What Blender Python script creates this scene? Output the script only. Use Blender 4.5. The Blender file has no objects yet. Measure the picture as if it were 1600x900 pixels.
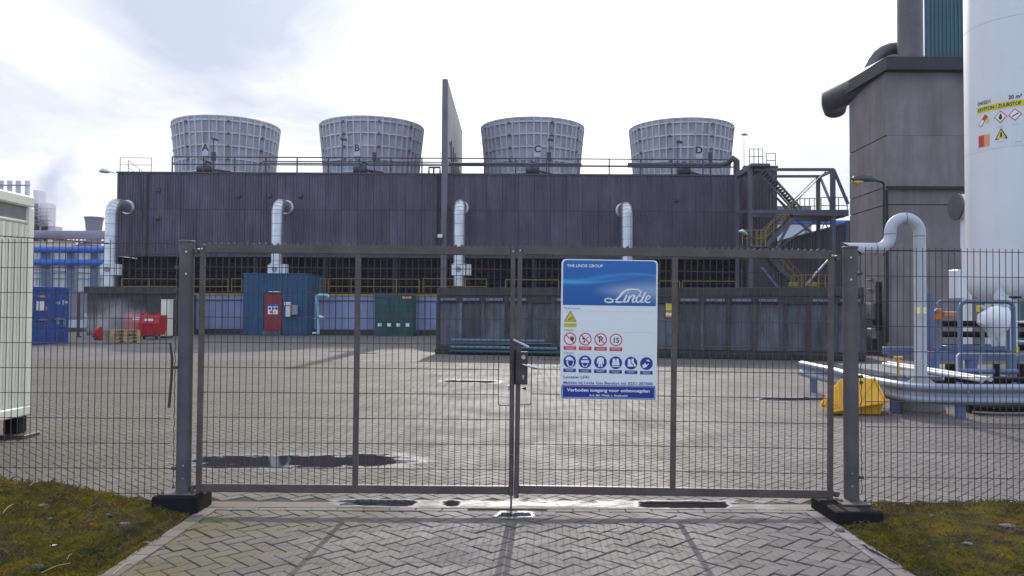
import bpy, math, random
import numpy as np
from mathutils import Vector, Matrix
random.seed(7); rng = np.random.default_rng(7)
R = math.radians; PI = math.pi
scn = bpy.context.scene; COL = scn.collection

# ------------------------------------------------------------------ camera
F = 1240.0; CAMH = 1.6; PITCH = R(1.478); ROLL = R(0.30)
CM = Matrix.Rotation(PI/2 + PITCH, 3, 'X') @ Matrix.Rotation(ROLL, 3, 'Z')
cam = bpy.data.cameras.new('camera'); camo = bpy.data.objects.new('camera', cam); COL.objects.link(camo)
cam.sensor_width = 36; cam.lens = 36*F/1600; cam.clip_end = 5000; cam.clip_start = 0.05
camo.matrix_world = Matrix.Translation((0, 0, CAMH)) @ CM.to_4x4(); scn.camera = camo
def at(px, py, Y):
    d = CM @ Vector(((px-800)/F, (450-py)/F, -1)); return Vector((0, 0, CAMH)) + d*(Y/d.y)
def gnd(px, py, z=0.0):
    d = CM @ Vector(((px-800)/F, (450-py)/F, -1)); return Vector((0, 0, CAMH)) + d*((z-CAMH)/d.z)
def X_(px, Y): return at(px, 450, Y).x
def Z_(px, py, Y): return at(px, py, Y).z

# ------------------------------------------------------------------ light
SUN_EL = R(29); SUN_AZ = R(3)
w = bpy.data.worlds.new('World'); scn.world = w; w.use_nodes = True
nt = w.node_tree; N = nt.nodes; L = nt.links; N.clear()
out = N.new('ShaderNodeOutputWorld'); sky = N.new('ShaderNodeTexSky'); sky.sky_type = 'NISHITA'
sky.sun_disc = False; sky.sun_elevation = SUN_EL; sky.sun_rotation = SUN_AZ; sky.dust_density = 1.5; sky.ozone_density = 2.5
SKYS = 0.12
bg = N.new('ShaderNodeBackground'); bg.inputs[1].default_value = SKYS
tc = N.new('ShaderNodeTexCoord')
def wm(op, a, b=None, clamp=False):
    n = N.new('ShaderNodeMath'); n.operation = op; n.use_clamp = clamp
    for i, v in enumerate((a, b)):
        if v is None: continue
        if isinstance(v, (int, float)): n.inputs[i].default_value = v
        else: L.new(v, n.inputs[i])
    return n.outputs[0]
sepd = N.new('ShaderNodeSeparateXYZ'); L.new(tc.outputs['Generated'], sepd.inputs[0])
zc = wm('ADD', wm('MAXIMUM', sepd.outputs[2], 0.0), 0.22)
cmb = N.new('ShaderNodeCombineXYZ')
L.new(wm('DIVIDE', sepd.outputs[0], zc), cmb.inputs[0]); L.new(wm('DIVIDE', sepd.outputs[1], zc), cmb.inputs[1])
mp = N.new('ShaderNodeMapping'); mp.inputs['Location'].default_value = (3.1, 0.65, 0); L.new(cmb.outputs[0], mp.inputs[0])
nz = N.new('ShaderNodeTexNoise'); nz.inputs['Scale'].default_value = 1.15; nz.inputs['Detail'].default_value = 9
nz.inputs['Roughness'].default_value = 0.56; nz.inputs['Distortion'].default_value = 0.6; L.new(mp.outputs[0], nz.inputs[0])
# cloud cover: closed towards the sun (+Y), broken behind the camera
cover = wm('MULTIPLY', wm('ADD', sepd.outputs[1], 1.0), 0.5)
r1 = N.new('ShaderNodeMapRange'); L.new(nz.outputs[0], r1.inputs[0]); r1.inputs[1].default_value = 0.46; r1.inputs[2].default_value = 0.72
vb = N.new('ShaderNodeVectorMath'); vb.operation = 'DOT_PRODUCT'; L.new(tc.outputs['Generated'], vb.inputs[0]); cb = (at(430, 70, 100)-Vector((0, 0, CAMH))).normalized(); vb.inputs[1].default_value = tuple(cb)
bank = wm('POWER', wm('MAXIMUM', vb.outputs['Value'], 0.0), 45.0)
L.new(wm('ADD', nz.outputs[0], wm('MULTIPLY', bank, 0.19)), r1.inputs[0])
thick = r1.outputs[0]
cc = N.new('ShaderNodeMix'); cc.data_type = 'RGBA'; L.new(thick, cc.inputs[0])
cc.inputs[6].default_value = (9.3, 9.2, 9.2, 1); cc.inputs[7].default_value = (5.0, 5.65, 6.7, 1)
# bright veil around the sun
vdot = N.new('ShaderNodeVectorMath'); vdot.operation = 'DOT_PRODUCT'; L.new(tc.outputs['Generated'], vdot.inputs[0])
vdot.inputs[1].default_value = (math.sin(SUN_AZ)*math.cos(SUN_EL), math.cos(SUN_AZ)*math.cos(SUN_EL), math.sin(SUN_EL))
glow = wm('POWER', wm('MAXIMUM', vdot.outputs['Value'], 0.0), 38.0)
cadd = N.new('ShaderNodeMix'); cadd.data_type = 'RGBA'; cadd.blend_type = 'ADD'; L.new(wm('MULTIPLY', glow, wm('SUBTRACT', 1.0, wm('MULTIPLY', thick, 0.85))), cadd.inputs[0])
# unseen clouds behind the camera, brightened and tinted blue as fill light
rc = N.new('ShaderNodeMix'); rc.data_type = 'RGBA'; L.new(cover, rc.inputs[0]); rc.inputs[6].default_value = (7.2, 8.7, 11.8, 1); L.new(cc.outputs[2], rc.inputs[7])
L.new(rc.outputs[2], cadd.inputs[6]); cadd.inputs[7].default_value = (44, 42, 39, 1)
cov = N.new('ShaderNodeMapRange'); L.new(wm('ADD', wm('MULTIPLY', cover, 1.5), wm('MULTIPLY', nz.outputs[0], 0.9)), cov.inputs[0])
cov.inputs[1].default_value = 0.20; cov.inputs[2].default_value = 0.90; cov.inputs[3].default_value = 0.55; cov.inputs[4].default_value = 0.99
fin = N.new('ShaderNodeMix'); fin.data_type = 'RGBA'; L.new(cov.outputs[0], fin.inputs[0])
L.new(sky.outputs[0], fin.inputs[6]); L.new(cadd.outputs[2], fin.inputs[7])
L.new(fin.outputs[2], bg.inputs[0]); L.new(bg.outputs[0], out.inputs[0])
sl = bpy.data.lights.new('sun', 'SUN'); sl.energy = 2.5; sl.angle = R(0.5); sl.color = (1, 0.95, 0.88)
so = bpy.data.objects.new('sun', sl); COL.objects.link(so)
so.rotation_euler = (PI/2 - SUN_EL, 0, PI - SUN_AZ); so.location = (0, 0, 30)
scn.view_settings.view_transform = 'Standard'; scn.view_settings.look = 'None'
scn.view_settings.exposure = 0.0; scn.view_settings.gamma = 1.0
scn.render.engine = 'CYCLES'; scn.cycles.volume_bounces = 6; scn.cycles.max_bounces = 12; scn.cycles.transparent_max_bounces = 16

# ------------------------------------------------------------------ materials
class G:
    def __init__(s, name):
        s.m = bpy.data.materials.new(name); s.m.use_nodes = True; s.t = s.m.node_tree; s.t.nodes.clear()
        s.o = s.t.nodes.new('ShaderNodeOutputMaterial'); s.b = s.t.nodes.new('ShaderNodeBsdfPrincipled'); s.t.links.new(s.b.outputs[0], s.o.inputs[0])
    def n(s, k): return s.t.nodes.new(k)
    def l(s, a, b): s.t.links.new(a, b)
    def put(s, v, sock):
        if isinstance(v, (int, float)): sock.default_value = v
        elif isinstance(v, tuple): sock.default_value = v + (1,) if (len(v) == 3 and sock.type == 'RGBA') else v
        else: s.l(v, sock)
    def math(s, op, a, b=0.0, c=None, clamp=False):
        n = s.n('ShaderNodeMath'); n.operation = op; n.use_clamp = clamp; s.put(a, n.inputs[0]); s.put(b, n.inputs[1])
        if c is not None: s.put(c, n.inputs[2])
        return n.outputs[0]
    def coord(s, k='Object', scale=(1, 1, 1)):
        t = s.n('ShaderNodeTexCoord'); m = s.n('ShaderNodeMapping'); m.inputs['Scale'].default_value = scale; s.l(t.outputs[k], m.inputs[0]); return m.outputs[0]
    def pos(s, scale=(1, 1, 1)):
        t = s.n('ShaderNodeNewGeometry'); m = s.n('ShaderNodeMapping'); m.inputs['Scale'].default_value = scale; s.l(t.outputs['Position'], m.inputs[0]); return m.outputs[0]
    def noise(s, vec, scale, detail=4, rough=0.55, dist=0):
        n = s.n('ShaderNodeTexNoise'); s.l(vec, n.inputs[0]); n.inputs['Scale'].default_value = scale; n.inputs['Detail'].default_value = detail
        n.inputs['Roughness'].default_value = rough; n.inputs['Distortion'].default_value = dist; return n.outputs[0]
    def rng(s, v, a, b, c=0.0, d=1.0):
        n = s.n('ShaderNodeMapRange'); s.l(v, n.inputs[0]); n.inputs[1].default_value = a; n.inputs[2].default_value = b
        n.inputs[3].default_value = c; n.inputs[4].default_value = d; return n.outputs[0]
    def mix(s, f, a, b, mode='MIX'):
        n = s.n('ShaderNodeMix'); n.data_type = 'RGBA'; n.blend_type = mode; s.put(f, n.inputs[0]); s.put(a, n.inputs[6]); s.put(b, n.inputs[7]); return n.outputs[2]
    def scalec(s, col, v):
        n = s.n('ShaderNodeVectorMath'); n.operation = 'SCALE'; s.put(col, n.inputs[0]); s.put(v, n.inputs['Scale']); return n.outputs[0]
    def bump(s, h, strength=0.3, dist=0.01):
        n = s.n('ShaderNodeBump'); s.l(h, n.inputs['Height']); n.inputs['Strength'].default_value = strength; n.inputs['Distance'].default_value = dist
        s.l(n.outputs[0], s.b.inputs['Normal'])
    def fin(s, col, rough=0.6, metal=0.0, spec=0.5):
        s.put(col, s.b.inputs['Base Color']); s.put(rough, s.b.inputs['Roughness']); s.put(metal, s.b.inputs['Metallic']); s.b.inputs['Specular IOR Level'].default_value = spec
        return s.m
def M(name, c, rough=0.6, metal=0.0, var=0.18, scale=3.0, bump=0.0, dirt=0.0, dcol=(0.03, 0.026, 0.022), dscale=(3, 3, 0.35), objvar=0.0, spec=0.5, bscale=60):
    g = G(name); p = g.pos()
    n = g.noise(p, scale, 5); n2 = g.noise(p, scale*9, 3)
    f = g.math('ADD', g.rng(n, 0.3, 0.7, 1-var, 1+var), g.math('MULTIPLY', g.math('SUBTRACT', n2, 0.5), var*0.9))
    if objvar:
        oi = g.n('ShaderNodeObjectInfo'); f = g.math('MULTIPLY', f, g.rng(oi.outputs['Random'], 0, 1, 1-objvar, 1+objvar))
    base = g.n('ShaderNodeRGB'); base.outputs[0].default_value = c + (1,)
    col = g.scalec(base.outputs[0], f)
    r = g.rng(n2, 0.3, 0.7, rough*0.88, min(1, rough*1.12))
    if dirt:
        d = g.noise(g.pos(dscale), 1.6, 6, 0.65, 0.3); dm = g.rng(d, 0.52-0.1*dirt, 0.78-0.1*dirt, 0, dirt)
        col = g.mix(dm, col, dcol)
    if bump: g.bump(g.noise(p, bscale, 5, 0.65), bump, 0.006)
    return g.fin(col, r, metal, spec)
mt = {}
mt['steel'] = M('galvanised_dark_steel', (0.12, 0.10, 0.092), 0.5, 0.35, 0.22, 8, 0.25, 0.35, (0.10, 0.075, 0.06))
mt['postp'] = M('weathered_post_steel', (0.115, 0.10, 0.105), 0.6, 0.2, 0.2, 6, 0.3, 0.4, (0.085, 0.07, 0.06))
mt['wire'] = M('fence_wire', (0.075, 0.055, 0.055), 0.6, 0.1, 0.3, 5, 0, 0.3, (0.09, 0.04, 0.03))
mt['bolt'] = M('zinc_bolt', (0.55, 0.55, 0.55), 0.35, 0.8)
mt['chrome'] = M('worn_chrome', (0.6, 0.6, 0.62), 0.22, 1.0, 0.1)
mt['lock'] = M('lock_case_brown', (0.075, 0.055, 0.055), 0.5, 0.2, 0.25, 12)
mt['black'] = M('black_plinth', (0.014, 0.012, 0.013), 0.8, 0, 0.3, 8, 0.4, 0.3, (0.035, 0.031, 0.027), spec=0.2)
mt['towerst'] = M('tower_steel', (0.13, 0.115, 0.15), 0.55, 0.1, 0.2, 1.5, 0, 0.4, (0.07, 0.06, 0.08))
mt['clad'] = M('brown_cladding', (0.130, 0.102, 0.142), 0.6, 0.1, 0.2, 0.5, 0, 0.75, (0.05, 0.042, 0.07), (1.4, 1.4, 0.16), 0.17)
mt['clad2'] = M('brown_cladding_shed', (0.125, 0.10, 0.125), 0.6, 0.1, 0.15, 0.6, 0, 0.5, (0.04, 0.035, 0.045), (1.2, 1.2, 0.2), 0.08)
mt['darkst'] = M('dark_structural_steel', (0.075, 0.072, 0.09), 0.55, 0.2, 0.2, 1.5, 0, 0.4, (0.03, 0.028, 0.035))
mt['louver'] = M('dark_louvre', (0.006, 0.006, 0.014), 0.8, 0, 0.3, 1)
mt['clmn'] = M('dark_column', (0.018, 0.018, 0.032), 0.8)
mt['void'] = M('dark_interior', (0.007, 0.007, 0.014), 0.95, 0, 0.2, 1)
mt['fan'] = M('fan_stack_panel', (0.42, 0.43, 0.465), 0.6, 0, 0.2, 1.2, 0, 0.6, (0.2, 0.185, 0.21), (1.0, 1.0, 0.3), 0.07)
mt['fanrib'] = M('fan_stack_rib', (0.55, 0.555, 0.59), 0.55, 0, 0.12, 1.0, 0, 0.45, (0.33, 0.31, 0.34), (1.0, 1.0, 0.3), 0.08)
mt['rust'] = M('rusty_bracket', (0.17, 0.13, 0.13), 0.8, 0.1, 0.3, 3)
mt['duct'] = M('aluminium_duct', (0.60, 0.61, 0.63), 0.33, 0.8, 0.14, 2, 0, 0.3, (0.33, 0.33, 0.35), (2, 2, 0.5))
mt['seam'] = M('duct_seam', (0.25, 0.26, 0.28), 0.5, 0.5)
mt['whitebox'] = M('white_housing', (0.66, 0.68, 0.70), 0.5, 0, 0.06, 3, 0, 0.2, (0.3, 0.3, 0.3))
mt['concfin'] = M('concrete_fin', (0.17, 0.17, 0.185), 0.85, 0, 0.15, 0.6, 0, 0.5, (0.07, 0.07, 0.08), (1, 1, 0.15))
mt['conclight'] = M('pale_concrete_fin', (0.30, 0.30, 0.33), 0.85, 0, 0.12, 0.7, 0, 0.4, (0.15, 0.15, 0.17), (1, 1, 0.2))
mt['bluewall'] = M('blue_grey_basin_wall', (0.25, 0.285, 0.46), 0.75, 0, 0.12, 0.8, 0, 0.4, (0.10, 0.105, 0.16), (1.5, 1.5, 0.2), 0.06)
mt['wallbase'] = M('dark_wall_foot', (0.05, 0.05, 0.06), 0.9, 0, 0.25, 1)
mt['yellow'] = M('yellow_rail_paint', (0.30, 0.225, 0.03), 0.5, 0, 0.15, 3, 0, 0.35, (0.16, 0.12, 0.04))
mt['basin'] = M('stained_basin_concrete', (0.105, 0.12, 0.14), 0.85, 0, 0.3, 1.6, 0.35, 1.0, (0.045, 0.045, 0.046), (2.2, 2.2, 0.32), 0.3, 0.4, 25)
mt['basindark'] = M('black_stained_concrete', (0.048, 0.047, 0.048), 0.9, 0, 0.35, 2, 0.4, 0.5, (0.09, 0.085, 0.075), (1.5, 1.5, 1))
mt['ledge'] = M('pale_blue_ledge', (0.16, 0.18, 0.28), 0.6, 0, 0.3, 4, 0, 0.4, (0.09, 0.09, 0.12))
mt['mossy'] = M('mossy_foot', (0.03, 0.036, 0.028), 0.95, 0, 0.4, 4, 0.5)
mt['bluecab'] = M('blue_cabin_sheet', (0.010, 0.082, 0.17), 0.5, 0, 0.12, 2, 0, 0.3, (0.02, 0.04, 0.08), (2, 2, 0.3))
mt['reddoor'] = M('dark_red_door', (0.25, 0.014, 0.03), 0.5, 0, 0.1, 2)
mt['red'] = M('red_dumpster_paint', (0.55, 0.012, 0.025), 0.4, 0, 0.12, 3, 0, 0.25, (0.2, 0.02, 0.02))
mt['green'] = M('dark_green_container', (0.012, 0.07, 0.072), 0.5, 0, 0.15, 2, 0, 0.35, (0.015, 0.03, 0.03))
mt['bluecon'] = M('blue_container_paint', (0.03, 0.09, 0.32), 0.45, 0, 0.15, 2, 0, 0.3, (0.02, 0.04, 0.12))
mt['bluepipe'] = M('blue_pipe_paint', (0.02, 0.13, 0.50), 0.4, 0, 0.1, 1)
mt['bluepost'] = M('steel_blue_paint', (0.10, 0.155, 0.25), 0.5, 0, 0.12, 1.5)
mt['skid'] = M('skid_blue_paint', (0.12, 0.16, 0.30), 0.5, 0, 0.15, 3, 0, 0.35, (0.06, 0.07, 0.11))
mt['cyan'] = M('cyan_pipe', (0.26, 0.52, 0.58), 0.45, 0, 0.12, 4)
mt['cabin'] = M('cream_cabin_panel', (0.84, 0.82, 0.67), 0.55, 0, 0.05, 1.5, 0, 0.15, (0.25, 0.26, 0.22), (2, 2, 0.3))
mt['offwhite'] = M('offwhite_hall_cladding', (0.5, 0.54, 0.56), 0.7, 0, 0.08, 0.3)
mt['beige'] = M('beige_strip', (0.65, 0.5, 0.36), 0.8)
mt['fargrey'] = M('far_duct_grey', (0.20, 0.19, 0.24), 0.8, 0, 0.1, 0.2)
mt['farstack'] = M('far_stack_grey', (0.55, 0.53, 0.6), 0.9, 0, 0.1, 0.1)
mt['block'] = M('mauve_concrete_block', (0.22, 0.195, 0.205), 0.85, 0, 0.2, 0.7, 0.4, 0.6, (0.11, 0.095, 0.105), (1.1, 1.1, 0.16), 0.05, 0.4, 20)
mt['joint'] = M('dark_joint', (0.035, 0.03, 0.033), 0.9)
mt['fascia'] = M('dark_green_fascia', (0.019, 0.022, 0.024), 0.6, 0, 0.25, 1.5)
mt['bigpipe'] = M('old_flue_pipe', (0.12, 0.105, 0.115), 0.45, 0.4, 0.3, 0.8, 0, 0.5, (0.2, 0.19, 0.2), (1, 1, 0.3))
mt['teal'] = M('teal_cladding', (0.035, 0.115, 0.155), 0.55, 0, 0.1, 0.6, 0, 0.3, (0.02, 0.06, 0.08))
mt['silo'] = M('white_tank_paint', (0.70, 0.72, 0.745), 0.42, 0, 0.035, 1.0, 0, 0.12, (0.42, 0.43, 0.45), (2, 2, 0.2))
mt['pipew'] = M('grey_white_pipe', (0.47, 0.49, 0.53), 0.5, 0, 0.08, 5, 0, 0.25, (0.25, 0.24, 0.24), (5, 5, 2))
mt['rail'] = M('galvanised_guard_rail', (0.27, 0.30, 0.36), 0.5, 0.25, 0.14, 3, 0.1, 0.3, (0.25, 0.26, 0.3), (3, 3, 2))
mt['binyel'] = M('yellow_plastic', (0.72, 0.38, 0.012), 0.42, 0, 0.08, 5, 0.1, 0.25, (0.35, 0.19, 0.02), (4, 4, 2))
mt['conc'] = M('grey_concrete', (0.24, 0.235, 0.225), 0.9, 0, 0.15, 3, 0.4, 0.3, (0.11, 0.105, 0.1))
mt['orange'] = M('orange_box', (0.62, 0.19, 0.02), 0.5)
mt['wood'] = M('pallet_wood', (0.42, 0.30, 0.15), 0.85, 0, 0.25, 4, 0, 0.3, (0.15, 0.11, 0.06), objvar=0.2)
mt['lampglass'] = M('yellowed_lamp_glass', (0.62, 0.47, 0.05), 0.25, 0, 0.05, 2)
mt['stone'] = M('grey_stone', (0.12, 0.108, 0.105), 0.85, 0, 0.3, 15, 0.5, objvar=0.3)
mt['straw'] = M('dry_straw', (0.45, 0.38, 0.22), 0.85)
mt['soil'] = M('dark_clod', (0.05, 0.042, 0.036), 0.95, 0, 0.35, 20, 0.6)
mt['strap'] = M('brown_rubber_strap', (0.06, 0.038, 0.035), 0.6)
mt['w'] = M('print_white', (0.84, 0.85, 0.84), 0.35, 0, 0.02, 1)
mt['pblue'] = M('print_deep_blue', (0.018, 0.04, 0.28), 0.35, 0, 0.03, 1)
mt['pred'] = M('print_red', (0.60, 0.02, 0.04), 0.35, 0, 0.03, 1)
mt['pyel'] = M('print_yellow', (0.72, 0.62, 0.03), 0.35, 0, 0.03, 1)
mt['pblack'] = M('print_black', (0.02, 0.02, 0.03), 0.35, 0, 0.03, 1)
mt['ptext'] = M('print_text_blue', (0.03, 0.16, 0.38), 0.35, 0, 0.03, 1)
mt['pgrey'] = M('print_pale_grey', (0.52, 0.55, 0.60), 0.35, 0, 0.02, 1)
mt['porange'] = M('print_orange', (0.75, 0.33, 0.10), 0.4, 0, 0.03, 1)

def paving_mat(name, tint=(0.150, 0.135, 0.125), island=True, moss=0.0):
    g = G(name); p = g.pos()
    big = g.noise(p, 0.35, 4, 0.6); mid = g.noise(p, 2.2, 5, 0.6); fine = g.noise(p, 55, 4, 0.7); gr = g.noise(p, 230, 2, 0.6)
    f = g.math('MULTIPLY', g.rng(big, 0.3, 0.7, 0.80, 1.14), g.rng(mid, 0.3, 0.7, 0.9, 1.1))
    f = g.math('MULTIPLY', f, g.math('MULTIPLY', g.rng(fine, 0.3, 0.7, 0.86, 1.12), g.rng(gr, 0.25, 0.75, 0.82, 1.18)))
    b = g.n('ShaderNodeRGB'); b.outputs[0].default_value = tint + (1,); col = b.outputs[0]
    if island:
        ge = g.n('ShaderNodeNewGeometry'); rr = ge.outputs['Random Per Island']
        oi = g.n('ShaderNodeObjectInfo'); rr = g.math('FRACT', g.math('ADD', rr, oi.outputs['Random']))
        f = g.math('MULTIPLY', f, g.rng(rr, 0, 1, 0.80 if moss > .3 else 0.9, 1.16 if moss > .3 else 1.08))
        col = g.mix(g.rng(g.math('FRACT', g.math('MULTIPLY', rr, 7.3)), 0.4, 1, 0, 0.5), col, (tint[0]*1.04, tint[1]*0.93, tint[2]*0.93))
    col = g.scalec(col, f)
    st = g.rng(g.noise(p, 0.9, 6, 0.7, 0.5), 0.56, 0.74, 0, 0.42); col = g.mix(st, col, (0.10, 0.093, 0.09))
    st2 = g.rng(g.noise(g.pos((0.16, 0.5, 1)), 1.0, 5, 0.6, 0.6), 0.52, 0.70, 0, 0.38); col = g.mix(st2, col, (0.09, 0.083, 0.08))
    st3 = g.rng(g.noise(p, 1.9, 3, 0.5), 0.70, 0.76, 0, 0.5); col = g.mix(st3, col, (0.06, 0.055, 0.052))
    if moss:
        sx = g.n('ShaderNodeSeparateXYZ'); ge2 = g.n('ShaderNodeNewGeometry'); g.l(ge2.outputs['Position'], sx.inputs[0])
        mm = g.math('MULTIPLY', g.rng(sx.outputs[0], -0.6, -2.2, 0, 1), g.rng(g.noise(p, 3.0, 6, 0.7), 0.38, 0.58, 0.2, moss)); mm = g.math('MAXIMUM', mm, g.math('MULTIPLY', g.rng(g.noise(p, 4.0, 6, 0.7), 0.62, 0.72, 0, 0.25), 1.0))
        col = g.mix(mm, col, (0.125, 0.108, 0.035))
    g.bump(g.math('ADD', fine, g.math('MULTIPLY', gr, 0.6)), 0.45, 0.0025)
    wet = g.rng(g.noise(p, 1.3, 4, 0.6), 0.4, 0.7, 0.64, 0.8)
    return g.fin(col, wet, 0, 0.26)
mt['brick'] = paving_mat('concrete_paver', moss=0.75)
mt['brickfar'] = paving_mat('concrete_paver_yard', (0.145, 0.131, 0.121), moss=0.3)
mt['yard'] = paving_mat('yard_surface', (0.136, 0.124, 0.115), island=False)
mt['kerb'] = paving_mat('edging_stone', (0.23, 0.20, 0.19), moss=0.5)
g = G('joint_sand'); p = g.pos(); f = g.rng(g.noise(p, 2.5, 6, 0.7), 0.45, 0.62, 0, 1)
mt['sand'] = g.fin(g.mix(f, g.mix(g.noise(p, 60, 3), (0.03, 0.026, 0.024), (0.065, 0.055, 0.048)), (0.085, 0.075, 0.022)), 0.95)
mt['sandyard'] = M('yard_joint_sand', (0.03, 0.026, 0.023), 0.95, 0, 0.4, 3)
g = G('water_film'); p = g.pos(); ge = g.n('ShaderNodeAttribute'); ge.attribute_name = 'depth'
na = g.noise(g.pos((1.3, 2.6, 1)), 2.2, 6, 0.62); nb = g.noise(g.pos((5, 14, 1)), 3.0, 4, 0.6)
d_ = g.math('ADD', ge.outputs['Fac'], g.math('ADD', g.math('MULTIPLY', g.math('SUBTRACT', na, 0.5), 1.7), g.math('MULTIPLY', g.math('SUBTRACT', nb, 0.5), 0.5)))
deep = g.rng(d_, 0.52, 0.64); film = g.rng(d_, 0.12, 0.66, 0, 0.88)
g.fin(g.mix(deep, (0.31, 0.31, 0.315), (0.022, 0.020, 0.020)), g.math('SUBTRACT', 0.42, g.math('MULTIPLY', deep, 0.405)), 0, 1.0)  # pale colour at the shallow rim paints in the bright sky sheen

tr_ = g.n('ShaderNodeBsdfTransparent'); mx = g.n('ShaderNodeMixShader'); g.l(film, mx.inputs[0]); g.l(tr_.outputs[0], mx.inputs[1]); g.l(g.b.outputs[0], mx.inputs[2]); g.l(mx.outputs[0], g.o.inputs[0]); mt['water'] = g.m
g = G('moss_and_turf'); p = g.pos(); a = g.rng(g.noise(p, 1.7, 6, 0.65), 0.42, 0.6); b = g.rng(g.noise(p, 4, 7, 0.75), 0.44, 0.60); c = g.noise(p, 70, 4, 0.7)
col = g.mix(a, (0.068, 0.066, 0.008), (0.15, 0.105, 0.006)); col = g.mix(b, col, (0.035, 0.029, 0.02)); col = g.mix(g.rng(g.noise(p, 2.9, 5, 0.7), 0.60, 0.74), col, (0.075, 0.058, 0.05))
col = g.scalec(col, g.rng(c, 0.25, 0.75, 0.45, 1.5)); g.bump(g.math('ADD', c, g.noise(p, 18, 5, 0.7)), 0.9, 0.02); mt['moss'] = g.fin(col, 0.95, 0, 0.08)
def blade_mat(name, c1, c2):
    g = G(name); ge = g.n('ShaderNodeNewGeometry'); return g.fin(g.mix(ge.outputs['Random Per Island'], c1, c2), 0.8, 0, 0.12)
mt['blade'] = blade_mat('grass_blade', (0.06, 0.066, 0.012), (0.19, 0.155, 0.02)); mt['dryblade'] = blade_mat('dry_grass_blade', (0.08, 0.06, 0.035), (0.24, 0.19, 0.10))
mt['far'] = M('far_ground', (0.16, 0.15, 0.13), 0.95, 0, 0.2, 0.02)

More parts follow.
